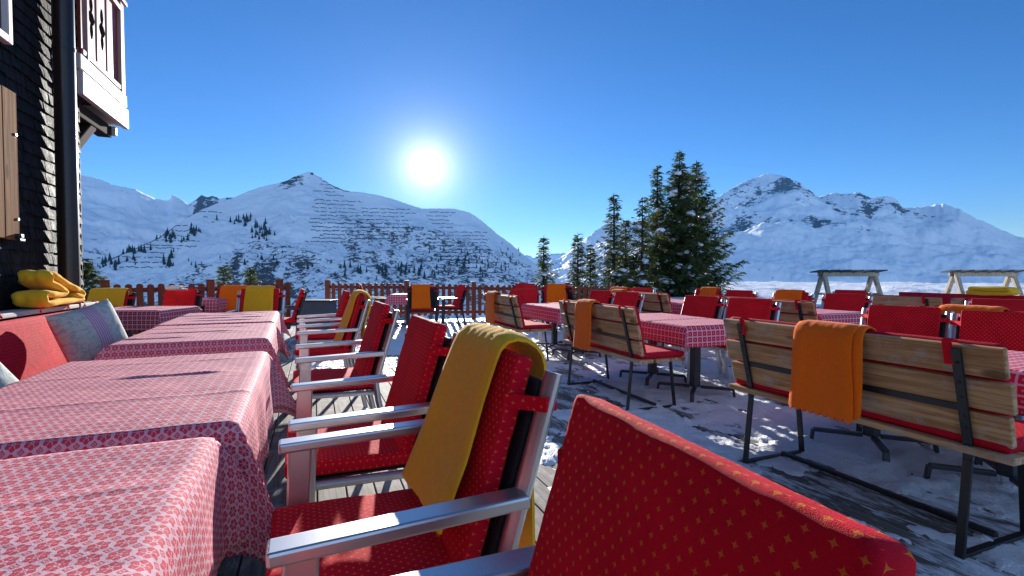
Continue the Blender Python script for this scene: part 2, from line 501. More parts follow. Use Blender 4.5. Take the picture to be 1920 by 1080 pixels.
RC = [  # x, y, facing turn (0 = faces -X), label, z scale
    (3.99, 4.56, 6, 'red armchair behind checked table, left of the pair above the near bench back'),
    (3.99, 3.82, 14, 'red armchair right of the pair above the near bench back'),
    (4.09, 2.42, 16, 'large red armchair above the middle of the near bench, left of the hanging orange blanket'),
    (4.06, 1.78, 16, 'red armchair cut by the right edge of the picture above the bench end'),
    (3.98, 6.02, 8, 'red armchair at far table, right of the two behind the orange blanketed middle bench'),
    (3.98, 6.74, 8, 'red armchair at far table, left of the two behind the middle bench'),
    (3.26, 7.66, 66, 'red armchair at the head of the far table behind the smallest bench'),
    (6.22, 4.35, 14, 'red armchair behind the second row table, below the left trestle'),
    (6.2, 5.12, 14, 'red armchair with orange blanket, below the left leg of the left trestle'),
    (6.12, 6.02, 8, 'red armchair standing before the shaded snow bank, right of a small orange blanket'),
    (6.15, 6.75, 8, 'red armchair with orange blanket in front of the big spruce'),
    (7.85, 5.4, 10, 'small far red armchair seen between the legs of the left trestle'),
    (6.2, 2.75, 14, 'red armchair at the right edge below the right trestle'),
    (4.75, 7.35, 10, 'red armchair under an orange blanket beside the end of the picket fence'),
    (5.05, 7.15, 10, 'small red armchair in front of the spruce group, right of an orange blanket'),
    (5.55, 7.80, 10, 'tiny red armchair farthest back before the spruce group')]
for x, y, a, lab in RC: dup(ch0, (x, y, 0), R_(a), lab, G_RT, .93)
dup(ch0, (-.70, 6.98, 0), R_(78), 'red armchair with a yellow blanket at the far end of the long table row', G_FAR, 1.0)
chd = make_armchair('armchair', 'dark framed armchair seen from behind with an orange blanket, before the picket fence', 'black_metal', G_FAR)
chd.location = (2.0, 9.86, 0); chd.rotation_euler = (0, 0, R_(-101)); chd.scale = (1, 1, .96)
for x, y, a, lab in [(2.68, 10.2, 0, 'dark framed red armchair in profile facing left before the picket fence'),
                     (1.12, 10.86, 175, 'dark framed red armchair in profile facing right, left of the small fence table'),
                     (-1.93, 8.5, 70, 'dark framed red armchair with a folded cushion on top, behind the corner table'),
                     (-2.55, 7.75, 75, 'dark framed red armchair with yellow blanket near the dark spruces'),
                     (-1.30, 9.15, 75, 'dark framed armchair with orange blanket behind the yellow blanketed one'),
                     (-.40, 8.05, 2, 'dark framed red armchair in profile beside the grey planter'),
                     (4.28, 8.5, 60, 'dark framed armchair with orange blanket beyond the far table'),
                     (4.72, 8.75, 200, 'dark framed armchair turned away beside an orange blanket'),
                     (4.45, 10.35, 70, 'dark framed red armchair half hidden behind the far pink table')]:
    dup(chd, (x, y, 0), R_(a), lab, G_FAR, .97)

# blankets on armchairs: modelled in the chair's own frame, then placed with the chair
def chair_blanket(cx, cy, rz, y0, y1, front, back, mat, label, thick=.016, sz=1., seed=0, fringe=1, skew=0., group=None):
    s = (.125 / .42)
    def on(z, d): return (.132 + (z - .727) * s - d, z)     # front surface of the back cushion
    def bk(z, d): return (.212 + (z - .727) * s + d, z)
    path = [(on(front, .020)[0] - .01, front), on(.72, .012), on(.90, .008), (on(.965, .0)[0], .972), (.21, .992), (.265, .990), (.305, .955), bk(.86, .055), (bk(.70, .055)), (bk(.70, .055)[0] + .0, back)]
    mb = drape_mesh(path, y0, y1, thick, seed=seed, fringe=fringe, skew=skew)
    o = mb.build('blanket', mat, None, True, sharp=60)
    o.location = (cx, cy, 0); o.rotation_euler = (0, 0, rz); o.scale = (1, 1, sz)
    return tag(o, label, 'blanket', group)
GB = 'blankets hung over the seats'
chair_blanket(.20, 1.235, ROW, -.165, .17, .575, .44, 'yellow_blanket', 'large fringed yellow blanket over the back of the second nearest armchair', .020, seed=1, skew=.0, group=GB)
chair_blanket(.14, 4.71, ROW, -.17, .16, .52, .5, 'yellow_blanket', 'narrow yellow blanket over an armchair back midway down the row', .02, seed=2, group=GB)
chair_blanket(-.70, 6.98, R_(78), -.17, .17, .55, .6, 'yellow_blanket', 'square yellow blanket on the chair at the far end of the long tables', .014, seed=3, group=GB)
chair_blanket(-2.55, 7.75, R_(75), -.22, .22, .60, .6, 'yellow_blanket', 'yellow blanket on the chair in front of the dark spruces by the wall', .014, .97, seed=4, group=GB)
chair_blanket(-1.30, 9.15, R_(75), -.2, .2, .5, .6, 'orange_blanket', 'orange blanket on the chair left of the yellow one at the fence', .014, .97, seed=5, group=GB)
chair_blanket(2.0, 9.86, R_(-101), -.20, .14, .6, .52, 'orange_blanket', 'orange blanket on the dark chair turned to the small fence table', .014, .96, seed=6, group=GB)
chair_blanket(4.28, 8.5, R_(60), -.19, .17, .55, .6, 'orange_blanket', 'orange blanket on the dark framed chair beyond the far bench table', .014, .97, seed=7, group=GB)
chair_blanket(4.75, 7.35, R_(10), -.2, .2, .55, .6, 'orange_blanket', 'orange blanket on the chair beside the end of the fence', .014, .93, seed=8, group=GB)
chair_blanket(6.15, 6.75, R_(8), -.21, .12, .6, .6, 'orange_blanket', 'small orange blanket on the far chair in front of the big spruce', .014, .93, seed=9, group=GB)
chair_blanket(6.2, 5.12, R_(14), -.16, .21, .55, .6, 'orange_blanket', 'orange blanket on the chair at the left trestle', .014, .93, seed=10, group=GB)

# ------------------------------------------------------------------ garden bench (faces +X)
def make_bench(label, L=1.38):
    t = thing('garden_bench', label, 'bench', group='wooden benches with red cushions')
    lean = math.atan2(.10, .44)
    for s in (-1, 1):
        y = s * .545
        mb = MB(); pts = [(-.24, y, 0), (-.20, y, .40), (-.203, y, .46), (-.302, y, .86)]
        mb.bar(pts[0], pts[1], .034, .014, .003, up=(1, 0, 0)); mb.bar(pts[1], pts[2], .034, .014, .003, up=(1, 0, 0)); mb.bar(pts[2], pts[3], .034, .014, .003, up=(1, 0, 0))
        for z in (.53, .58, .66, .72, .80): 
            mb.tube([(-.203 - .1 * (z - .46) / .4 - .006, y, z), (-.203 - .1 * (z - .46) / .4 - .011, y, z)], .006, 8)
        mb.build('rear_leg', 'black_metal', t)
        mb = MB(); mb.bar((.24, y, 0), (.19, y, .425), .034, .014, .003, up=(1, 0, 0)); mb.build('front_leg', 'black_metal', t)
        mb = MB(); mb.box((0, y, .0085), (.47, .03, .016), None, .003); mb.build('foot_bar', 'black_metal', t)
        mb = MB(); mb.box((0, y, .418), (.40, .03, .012), None, .002); mb.build('seat_bar', 'black_metal', t)
    mb = MB(); mb.box((0.05, 0, .030), (.03, 1.06, .022), None, .003); mb.build('stretcher', 'black_metal', t)
    for x in (-.155, 0, .155):
        mb = MB(); mb.box((x, 0, .441), (.142, L + .02, .030), None, .006); mb.build('seat_slat', 'bench_wood', t, True)
    for k, z in enumerate((.545, .680, .815)):
        x = -.203 - .1 * (z - .46) / .4 + .028
        mb = MB(); mb.box((x, 0, z), (.030, L + rnd.uniform(-.02, .02), .122), roty(-lean), .006); mb.build('back_slat', 'bench_wood', t, True)
    mb = MB(); x = -.203 - .1 * (.612 - .46) / .4 + .008; mb.box((x, 0, .612), (.006, 1.05, .030), roty(-lean)); mb.build('brace', 'black_metal', t)
    o = pad(L - .03, .44, .050, .006, 14, 26, seed=3).build('seat_cushion', 'red_dot_fabric', t, True, sharp=50); o.location = (.02, 0, .482)
    bc = pad(L - .04, .40, .045, .006, 14, 26, seed=4).build('back_cushion', 'red_dot_fabric', t, True, sharp=50)
    bc.location = (-.197, 0, .690); bc.rotation_euler = (0, -(PI / 2 + lean), 0)
    inv = Matrix.Rotation(PI / 2 + lean, 4, 'Y')
    for s in (-1, 1):
        mb = MB(); y = s * .52
        p = [(-.292, y, .79), (-.302, y + .006, .882), (-.282, y + .01, .893), (-.255, y + .012, .885), (-.225, y + .01, .84)]
        for k in range(4): mb.bar(p[k], p[k + 1], .034, .003, 0, up=(1, 0, 0) if k in (0, 3) else (0, 0, 1))
        mb.v = [tuple(inv @ (Vector(v) - Vector((-.197, 0, .690)))) for v in mb.v]
        mb.build('strap', 'red_strap', bc)
    return t
b0 = make_bench('near wooden bench with black steel legs and a scalloped orange blanket on its back')
b0.location = (2.67, 1.715, 0); b0.rotation_euler = (0, 0, R_(-.5))
BEN = [(2.68, 4.02, -1.5, 'middle wooden bench with orange blanket, left of the pedestal table'),
       (2.62, 6.42, -1, 'small far wooden bench with orange blanket before the picket fence'),
       (4.88, 4.14, -1, 'wooden bench back seen behind the two red armchairs'),
       (4.86, 6.33, 0, 'wooden bench with orange blanket end in front of the spruces'),
       (7.15, 4.25, 0, 'wooden bench back under the left trestle, left of two'),
       (7.15, 2.78, 0, 'wooden bench back under the right trestle, right of two'),
       (4.95, 2.02, 0, 'wooden bench behind the large red armchair, with an orange blanket')]
for x, y, a, lab in BEN: dup(b0, (x, y, 0), R_(a), lab)
def bench_blanket(cx, cy, rz, y0, y1, rear, front, mat, label, thick=.012, seed=0, scallop=0, skew=0):
    path = [(-.335, rear), (-.325, .62), (-.328, .80), (-.322, .878), (-.300, .903), (-.262, .905), (-.228, .885), (-.205, .82), (-.16, front)]
    mb = drape_mesh(path, y0, y1, thick, seed=seed, fringe=0, skew=skew, scallop=scallop, ny=44, wav=.0045, crest=.0012, fine=.0012)
    o = mb.build('blanket', mat, None, True, sharp=60); o.location = (cx, cy, 0); o.rotation_euler = (0, 0, rz)
    return tag(o, label, 'blanket', GB)
bench_blanket(2.67, 1.715, R_(-.5), -.155, .15, .47, .62, 'orange_blanket', 'large scalloped orange blanket over the back of the near bench', .016, 1, 9, .0)
bench_blanket(2.69, 1.715, R_(-.5), -.185, -.03, .49, .62, 'orange_blanket', 'narrow inner fold of orange blanket at the right edge of the scalloped one', .012, 6, 3, 0)
bench_blanket(2.68, 4.02, R_(-1.5), -.08, .22, .45, .6, 'orange_blanket', 'plain orange blanket over the back of the middle bench', .018, 2, 0, .02)
bench_blanket(2.62, 6.42, R_(-1), .0, .36, .47, .6, 'orange_blanket', 'orange blanket over the back of the smallest bench', .018, 3)
bench_blanket(4.86, 6.33, 0, .35, .66, .5, .6, 'orange_blanket', 'orange blanket over the left end of the bench in front of the spruces', .018, 4)
bench_blanket(4.95, 2.02, 0, .0, .4, .45, .6, 'orange_blanket', 'orange blanket seen between the two large red armchairs at right', .018, 5)

# ------------------------------------------------------------------ tables and their cloths
def make_table(label, W, L, top, peds):
    t = thing('pedestal_table', label, 'table', group='tables under red and white cloths')
    mb = MB(); mb.box((0, 0, top - .016), (W - .012, L - .012, .028), None, .006); mb.build('tabletop', 'grey_wood', t)
    for py in peds:
        mb = MB(); mb.box((0, py, top / 2 + .02), (.075, .075, top - .12), None, .010); mb.box((0, py, top - .037), (.3, .3, .012)); 
        mb.build('column', 'grey_metal', t, True)
        for sx in (-1, 1):
            for sy in (-1, 1):
                d = Vector((sx, sy, 0)).normalized()
                mb = MB(); p = Vector((0, py, .085)) + d * .05; q = Vector((0, py, .085)) + d * .335
                mb.bar(p, q, .036, .026, .005); mb.bar(q + d * .0, q + d * .012 - Vector((0, 0, .085)), .036, .022, .004, up=tuple(d)); mb.build('foot', 'grey_metal', t)
    return t
def cloth_mesh(W, L, fx, fy, seed, ridges, step=.022, tipx=0., diag=.50):
    def axis(h, f, step=step):
        pts = []; n = max(2, int(2 * h / step))
        nf = max(3, int(f / step))
        left = [-h - f + f * i / nf for i in range(nf)]
        left.append(-h - .006); 
        mid = [-h + 2 * h * i / n for i in range(n + 1)]
        return left + mid + [-a for a in left[::-1]]
    A = axis(W / 2, fx); B = axis(L / 2, fy, step * .5)
    def P(i, j):
        a, b = A[i], B[j]
        ex = max(abs(a) - W / 2, 0); ey = max(abs(b) - L / 2, 0); sx = 1 if a > 0 else -1; sy = 1 if b > 0 else -1
        x = max(-W / 2, min(W / 2, a)); y = max(-L / 2, min(L / 2, b)); z = 0.
        if ex == 0 and ey == 0:
            for (yc, x0, x1, hgt, wd, sl) in ridges:
                d = (y - yc - sl * x - .012 * ns(x * 4, seed, yc)) / wd
                if abs(d) < 3:
                    m = max(0, min(1, (x - x0) / .12)) * max(0, min(1, (x1 - x) / .12))
                    z += hgt * math.exp(-d * d) * m * (.8 + .5 * ns(x * 6, yc * 9, seed))
            z += .0025 * (fr(x * 4 + seed, y * 5, seed, octv=4))+.002
            e = min(W / 2 - abs(x), L / 2 - abs(y)); z -= .008 * max(0, 1 - e / .014) ** 2
        else:
            dr = math.hypot(ex, ey); mn = min(ex, ey)
            z = -.008 - dr
            ox = min(ex, .03) * .45 + ex * .06 + mn * diag; oy = min(ey, .03) * .45 + ey * .06 + mn * diag
            along = y if ex > ey else x
            rip = dr * (.045 * math.sin(along * 15 + seed) + .07 * ns(along * 5, seed * 2, dr)) * (1 - .0)
            if ex >= ey: ox += max(rip, -.02) if ex > 0 else 0
            else: oy += max(rip, -.02)
            x += sx * ox * (1 if ex > 0 else 0); y += sy * oy * (1 if ey > 0 else 0)
        return (x, y, z)
    mb = MB(); mb.grid(len(A), len(B), P, lambda i, j: (A[i], B[j]))
    return mb
def dress(x, y, rz, W, L, top, fx, fy, mat, tlabel, clabel, seed, ridges=(), peds=(-.35, .35), src=None, step=.022):
    t = make_table(tlabel, W, L, top, peds); t.location = (x, y, 0); t.rotation_euler = (0, 0, rz)
    o = cloth_mesh(W, L, fx, fy, seed, ridges, step).build('tablecloth', mat, None, True, sharp=70)
    md = o.modifiers.new('thickness', 'SOLIDIFY'); md.thickness = .0016; md.offset = 1
    o.location = (x, y, top + .003); o.rotation_euler = (0, 0, rz)
    tag(o, clabel, 'tablecloth', 'red and white patterned tablecloths')
RG = lambda k, n, W, L: [(rnd.uniform(-L / 2 + .06, L / 2 - .06), -W / 2 - .1 if rnd.random() < .6 else rnd.uniform(-W / 2, 0), rnd.uniform(0, W / 2 + .08), rnd.uniform(.003, .006), rnd.uniform(.012, .02), rnd.uniform(-.06, .06)) for _ in range(n)]
dress(-.63, .70, ROW, .82, 1.44, .74, .30, .22, 'flower_cloth', 'nearest table of the wall row at the lower left', 'flower patterned cloth on the nearest table, cut by the lower left corner', 1, [(.12, -.5, .12, .011, .013, -.05), (-.35, -.5, .5, .003, .02, .02), (.42, -.5, .4, .003, .012, .0)])
dress(-.64, 2.22, ROW, .84, 1.38, .74, .30, .34, 'flower_cloth', 'long table second in the wall row', 'flower patterned cloth with a long hanging corner on the second table', 2, [(.12, -.12, .33, .009, .010, .03), (-.30, -.5, .5, .004, .012, .02), (.2, -.5, -.05, .004, .012, .02), (.48, -.3, .5, .003, .012, 0)])
dress(-.72, 4.06, ROW * 1.3, .84, 1.14, .74, .24, .20, 'flower_cloth', 'third table of the wall row beyond the gap', 'flower patterned cloth with creases on the third table of the wall row', 3, [(-.32, -.5, .0, .008, .010, .0), (.0, -.4, .25, .007, .010, 0), (.3, -.5, .3, .005, .010, .0), (-.12, 0, .4, .004, .010, 0)])
dress(-.79, 5.42, ROW * 1.3, .86, 1.36, .74, .24, .20, 'flower_cloth', 'farthest table of the wall row', 'flower patterned cloth on the farthest table of the wall row', 4, [(-.4, -.3, .35, .009, .012, 0), (-.1, -.4, .4, .008, .012, 0), (.2, -.5, .3, .007, .012, 0), (.45, -.2, .4, .006, .012, 0)])
G0 = .016
dress(3.37, 4.05, R_(-1), .80, 1.34, .70, .17, .17, 'check_cloth', 'pedestal table with two dark columns in front of the middle bench', 'checked cloth with a rounded corner on the pedestal table of the middle bench', 5, RG(1, 3, .8, 1.3), (-.32, .34), step=.03)
dress(3.40, 6.45, R_(-1), .80, 1.30, .70, .19, .19, 'check_cloth', 'pedestal table beside the smallest bench', 'checked cloth on the table beside the smallest bench', 6, RG(2, 3, .8, 1.3), step=.03)
dress(3.42, 1.80, R_(-.5), .80, 1.42, .70, .19, .19, 'check_cloth', 'pedestal table hidden behind the near bench', 'checked cloth on the table behind the near bench', 7, RG(3, 3, .8, 1.4), step=.03)
dress(5.58, 4.45, R_(-1), .78, 1.30, .71, .2, .2, 'check_cloth', 'table of the second row in front of a red armchair', 'checked cloth on the second row table right of the near bench blanket', 8, RG(4, 2, .8, 1.3), step=.03)
dress(5.60, 6.55, R_(-1), .78, 1.30, .71, .2, .2, 'check_cloth', 'far second row table before the snow bank', 'checked cloth on the far second row table before the snow bank', 9, RG(5, 2, .8, 1.3), step=.03)
dress(1.86, 10.72, R_(-18), .70, .74, .73, .2, .2, 'check_cloth', 'small square table standing by the picket fence', 'pink cloth on the small square table by the picket fence', 10, RG(6, 1, .7, .7), (0,), step=.03)
dress(4.62, 9.55, R_(-18), .75, .8, .73, .2, .2, 'check_cloth', 'far small table between dark framed chairs', 'pink cloth on the far small table between dark framed chairs', 11, (), (0,), step=.03)
dress(-2.12, 7.28, R_(-18), 1.25, .80, .74, .2, .22, 'check_cloth', 'table beyond the cushioned wall bench', 'checked cloth with a turned up corner on the table beyond the wall bench', 12, RG(7, 2, 1.2, .7), (0,), step=.03)
dress(-1.62, 9.42, R_(-18), .62, .7, .76, .2, .2, 'check_cloth', 'small table by the left part of the fence', 'checked cloth with a pointed corner on the small table at the left fence', 13, (), (0,), step=.03)

# ------------------------------------------------------------------ wall bench (banquette), pillows, folded blankets
t = thing('wall_bench', 'long red cushioned bench built along the dark shingle wall', 'bench', (-1.66, 3.3, 0), R_(1.2))
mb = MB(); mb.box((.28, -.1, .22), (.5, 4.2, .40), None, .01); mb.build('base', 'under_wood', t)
mb = MB(); mb.box((-.075, -.1, .60), (.03, 4.2, .52), None, .006); mb.build('backboard', 'grey_wood', t)
mb = MB(); mb.box((-.105, -.1, .905), (.15, 4.2, .030), None, .006); mb.build('top_shelf', 'shelf_wood', t, True)
pad(4.12, .50, .05, .006, 12, 60).build('seat_cushion', 'red_dot_fabric', t, True, sharp=50).location = (.29, -.1, .445)
for k, (yc, ln) in enumerate(((.92, 2.16), (-1.2, 2.0))):
    o = pad(ln, .46, .055, .012, 16, 40, seed=k).build('back_cushion', 'red_dot_fabric', t, True, sharp=50)
    o.location = (.0, yc, .650); o.rotation_euler = (0, -(PI / 2 + R_(9)), 0)
    for q in (-.44, -.2, .02, .22, .36, .47):
        mb = MB(); c = Vector((-.045, yc + q * ln, .918))
        mb.tube([c + Vector((-.02, -.016, -.005)), c + Vector((0, -.004, .008)), c + Vector((.012, .018, -.004))], [.004, .008, .004], 8)
        mb.tube([c + Vector((-.012, .016, .0)), c + Vector((0, .0, .01)), c + Vector((.022, -.014, -.02))], [.004, .007, .005], 8)
        mb.v = [tuple(Matrix.Rotation(PI / 2 + R_(9), 4, 'Y') @ (Vector(v) - Vector((.0, yc, .650)))) for v in mb.v]
        mb.build('tie', 'red_strap', o, True)
def make_pillow(loc, rot, label, s=.40, seed=0):
    mb = MB(); n = 30
    def P(i, j, sg):
        a = -1 + 2 * i / (n - 1); b = -1 + 2 * j / (n - 1)
        th = ((1 - a * a) * (1 - b * b)) ** .42 * .125 + .007 * fr(a * 2.2, b * 2.2, seed + sg, octv=3) * (1 - a * a) * (1 - b * b)
        pinch = 1 - .07 * (1 - b * b) * abs(a); pb = 1 - .07 * (1 - a * a) * abs(b)
        return (a * s / 2 * pinch, b * s / 2 * pb, sg * th)
    uvf = lambda i, j: (-s / 2 + s * i / (n - 1), -s / 2 + s * j / (n - 1))
    mb.grid(n, n, lambda i, j: P(i, j, 1), uvf); mb.grid(n, n, lambda i, j: P(i, j, -1), uvf, True)
    o = mb.build('pillow', 'pillow_cloth', None, True, sharp=0); o.location = loc; o.rotation_euler = rot
    return tag(o, label, 'pillow', 'pale pillows on the wall bench')
def stand(n, tilt):     # a pillow standing with its face along n, turned by tilt in its own plane
    z = Vector(n).normalized(); y = (Vector((0, 0, 1)) - z * z.z).normalized(); x = y.cross(z)
    return (Matrix((x, y, z)).transposed() @ Matrix.Rotation(R_(tilt), 3, 'Z')).to_euler()
make_pillow((-1.42, 4.20, .745), stand((.74, -.62, .25), 14), 'pale blue green pillow with a pink stripe leaning on the wall bench cushion')
make_pillow((-1.36, 2.72, .64), stand((.75, -.5, .4), 24), 'pale pillow at the left edge, only its corner showing above the near table', seed=5)

def folded_blanket(label, mat, loc, rz, path, width, th=.03):
    mb = MB(); pts = [Vector(p) for p in path]
    fine = []
    for i in range(len(pts) - 1):
        p0 = pts[max(i - 1, 0)]; p1 = pts[i]; p2 = pts[i + 1]; p3 = pts[min(i + 2, len(pts) - 1)]
        for k in range(8):
            u = k / 8
            fine.append(.5 * ((2 * p1) + (p2 - p0) * u + (2 * p0 - 5 * p1 + 4 * p2 - p3) * u * u + (3 * p1 - p0 - 3 * p2 + p3) * u ** 3))
    fine.append(pts[-1]); n = len(fine); nw = 16
    nor = []
    for i in range(n):
        d = (fine[min(i + 1, n - 1)] - fine[max(i - 1, 0)]).normalized(); nor.append(Vector((-d.y, d.x)))
    def P(i, j, s):
        b = j / (nw - 1); e = 1 - abs(2 * b - 1) ** 6
        p = fine[i] + nor[i] * (s * th * (.35 + .65 * e ** .5)) + Vector((.012 * ns(b * 4, i * .09, 3), .008 * fr(b * 4, i * .11, 1, octv=3)))
        return ((b - .5) * width + .015 * ns(i * .12, 9, 0), p.x, p.y)
    mb.grid(n, nw, lambda i, j: P(i, j, 1)); mb.grid(n, nw, lambda i, j: P(i, j, -1), None, True)
    N0 = n * nw
    brd = [(i, 0) for i in range(n)] + [(n - 1, j) for j in range(1, nw)] + [(i, nw - 1) for i in range(n - 2, -1, -1)] + [(0, j) for j in range(nw - 2, 0, -1)]
    for k in range(len(brd)):
        a, b = brd[k], brd[(k + 1) % len(brd)]; pa, pb = a[0] * nw + a[1], b[0] * nw + b[1]
        mb.f.append([pa, N0 + pa, N0 + pb, pb])
    o = mb.build('folded_blanket', mat, None, True, sharp=0); o.location = loc; o.rotation_euler = (0, 0, rz)
    return tag(o, label, 'blanket', 'folded yellow blankets')
folded_blanket('thick folded yellow blanket lying on the shelf of the wall bench', 'yellow_blanket', (-1.74, 4.42, .930), R_(1.2),
               [(.44, .035), (.25, .03), (0, .03), (-.20, .03), (-.26, .06), (-.24, .105), (-.12, .105), (.05, .095), (.10, .115), (.0, .15), (-.14, .20), (-.19, .235), (-.15, .265), (-.06, .245), (.10, .19), (.25, .15), (.38, .125), (.45, .085), (.42, .06), (.30, .075)], .20, .026).scale = (.9, .86, .86)

# long low cushioned bench at the far right, with a rolled blanket
t = thing('cushioned_wall_bench', 'long dark red cushioned bench at the back edge of the terrace on the right', 'bench', (8.9, 3.2, 0), R_(-4))
mb = MB(); mb.box((.3, 0, .22), (.5, 4.2, .40), None, .01); mb.build('base', 'grey_wood', t)
o = pad(4.15, .5, .06, .004, 8, 40).build('seat_cushion', 'red_dot_fabric', t, True, sharp=50); o.location = (.3, 0, .455)
o = pad(4.15, .42, .06, .004, 8, 40).build('back_cushion', 'red_dot_fabric', t, True, sharp=50); o.location = (.0, 0, .655); o.rotation_euler = (0, -R_(98), 0)
folded_blanket('rolled yellow blanket lying on the back of the far right cushioned bench', 'yellow_blanket', (8.86, 4.0, .865), R_(-4), [(.24, .03), (0, .025), (-.22, .03), (-.25, .06), (-.2, .085), (0, .085), (.22, .08)], .2, .03)
folded_blanket('pale folded cloth on top of the dark framed chair behind the corner table', 'plain_white', (-1.87, 8.52, .925), R_(-18), [(.10, .01), (-.08, .015), (-.10, .04), (-.06, .055), (.05, .045)], .2, .012)['group'] = 'folded cloths'
bpy.context.view_layer.update()

# ------------------------------------------------------------------ the chalet
WX = -1.90; WY = 5.40
ch = thing('chalet', 'dark shingled chalet with brown downpipe, wooden shutter and pale carved balcony', 'building', (WX, WY, 0))
mb = MB(); mb.box((-2.03, -4.5, 3.0), (4.04, 8.99, 6.8)); mb.build('core_wall', 'shingle', ch)
mb = MB(); row = 0; ex = .088; z = .0
while z < 6.2:
    y = -4.2 + rnd.uniform(-.1, 0)
    while y < .012:
        w = rnd.uniform(.07, .15); y1 = min(y + w, .014 + rnd.uniform(-.004, .006))
        zb = z + rnd.uniform(-.007, .007); o = .024 + rnd.uniform(-.003, .005); zt = z + ex * 1.5
        a_, b_ = y + .0025, y1 - .0025; i0 = .002
        if b_ - a_ > .015:
            mb.add([(i0, a_, zb), (i0, b_, zb), (o, b_, zb), (o, a_, zb), (i0, a_, zt), (i0, b_, zt), (i0 + .003, b_, zt), (i0 + .003, a_, zt)],
                   [[0, 3, 2, 1], [4, 5, 6, 7], [3, 7, 6, 2], [0, 4, 7, 3], [1, 2, 6, 5], [0, 1, 5, 4]])
        y += w
    x = -4.0
    while x < .02:   # the gable side round the corner
        w = rnd.uniform(.09, .16); zb = z + rnd.uniform(-.007, .007); zt = z + ex * 1.5; o = .024
        a_, b_ = x + .002, min(x + w, .022) - .002
        if b_ - a_ > .01:
            mb.add([(a_, .002, zb), (b_, .002, zb), (b_, o, zb), (a_, o, zb), (a_, .002, zt), (b_, .002, zt), (b_, .005, zt), (a_, .005, zt)],
                   [[0, 1, 2, 3], [7, 6, 5, 4], [3, 2, 6, 7], [0, 3, 7, 4], [1, 5, 6, 2], [0, 4, 5, 1]])
        x += w
    z += ex
mb.build('shingle_cladding', 'shingle', ch)
mb = MB(); mb.tube([(.112, -.50, .02), (.112, -.50, 6.2)], .068, 24); dp = mb.build('downpipe', 'pipe_brown', ch, True)
mb = MB()
for z in (.35, 2.9, 5.2): mb.tube([(.112, -.50, z - .012), (.112, -.50, z + .012)], .072, 24)
mb.build('pipe_clip', 'pipe_brown', dp, True)
mb = MB()
for k in range(3): mb.box((.045, -1.06 - .172 * k - .085, 1.87), (.03, .166, .98 - .01 * k), None, .004)
sh = mb.build('shutter', 'shutter_wood', ch, True)
mb = MB()
for z in (1.52, 2.08): mb.tube([(.058, -1.09, z), (.068, -1.09, z)], .010, 10)
mb.build('bolt', 'aluminium', sh, True)
mb = MB(); mb.box((.07, -1.10, 1.405), (.04, .05, .035), None, .01); mb.box((.08, -1.10, 1.38), (.02, .07, .02), None, .006); mb.build('shutter_hook', 'black_metal', sh, True)
mb = MB(); mb.box((.045, -1.13, 3.12), (.05, .05, .92), None, .006); mb.box((.045, -1.62, 2.685), (.05, .93, .05), None, .006); mb.box((.045, -2.06, 3.12), (.05, .05, .82), None, .006); mb.box((.045, -1.6, 3.56), (.05, .88, .05), None, .006)
wf = mb.build('window', 'white_paint', ch, True)
mb = MB(); mb.box((.03, -1.6, 3.12), (.008, .9, .84)); mb.build('pane', 'glass_dark', wf)
# balcony on the sunny side; its end faces us
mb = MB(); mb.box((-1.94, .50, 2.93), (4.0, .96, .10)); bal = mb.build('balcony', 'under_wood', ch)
mb = MB(); mb.box((.075, .43, 2.775), (.05, 1.11, .20), None, .008); mb.box((.065, .42, 2.955), (.05, 1.11, .125), None, .008); mb.box((-1.9, .985, 2.86), (3.9, .05, .30), None, .008)
mb.build('fascia', 'white_paint', bal, True)
for yy, ww in ((.87, .10), (.02, .04)):
    mb = MB(); mb.box((.045, yy, 3.47), (.10, ww, .92), None, .006); mb.build('corner_post', 'panel_paint', bal, True)
ys = [(-.06, .265), (.285, .505), (.525, .66)]
for a_, b_ in ys:
    mb = MB(); mb.box((.062, (a_ + b_) / 2, 3.43), (.022, b_ - a_, .80), None, .003); pn = mb.build('panel', 'panel_paint', bal)
    if b_ - a_ > .2:
        yc = b_ - .11; mb = MB()
        for (dz, w, h, dy) in [(.115, .030, .075, .0), (.0, .048, .055, -.012), (-.01, .048, .055, .012), (-.115, .030, .075, 0)]:
            out = []
            for k in range(20):
                an = 2 * PI * k / 20; c, s = math.cos(an), math.sin(an)
                out.append((w * c * (1 - .35 * abs(s)), h * s))
            m = Matrix.Translation(Vector((.0735, yc + dy, 3.44 + dz))) @ Matrix(((0, 0, 1, 0), (1, 0, 0, 0), (0, 1, 0, 0), (0, 0, 0, 1)))
            mb.prism(out, m, .0025 + .001 * (dy > 0))
        mb.box((.075, yc, 3.44), (.003, .008, .24)); mb.build('carving', 'carved_dark', pn)
mb = MB(); mb.box((.07, .275, 3.43), (.02, .036, .80)); mb.box((.07, .515, 3.43), (.02, .036, .8)); mb.box((.055, .74, 3.43), (.02, .16, .8)); mb.box((.07, -.075, 3.43), (.02, .022, .8)); mb.build('trim', 'trim_red', bal)
mb = MB(); mb.box((.055, .375, 3.055), (.07, .91, .05), None, .01); mb.box((.055, .43, 3.86), (.09, .80, .055), None, .012); mb.box((.05, .49, 3.97), (.12, 1.0, .045), None, .01); mb.box((-1.95, .97, 3.97), (3.9, .10, .045), None, .01)
mb.build('handrail', 'panel_paint', bal, True)
mb = MB()
for k in range(16): mb.box((-.12 - .25 * k, .975, 3.43), (.20, .025, .8), None, .003)
mb.build('front_panel', 'panel_paint', bal)
for xx in (-1.4, -.06):
    mb = MB(); mb.box((xx, .42, 2.60), (.12, .82, .12), None, .008); jb = mb.build('joist', 'under_wood', bal, True)
mb = MB(); mb.box((-.02, .855, 2.615), (.10, .05, .09), None, .008); mb.build('joist_end', 'white_paint', jb, True)
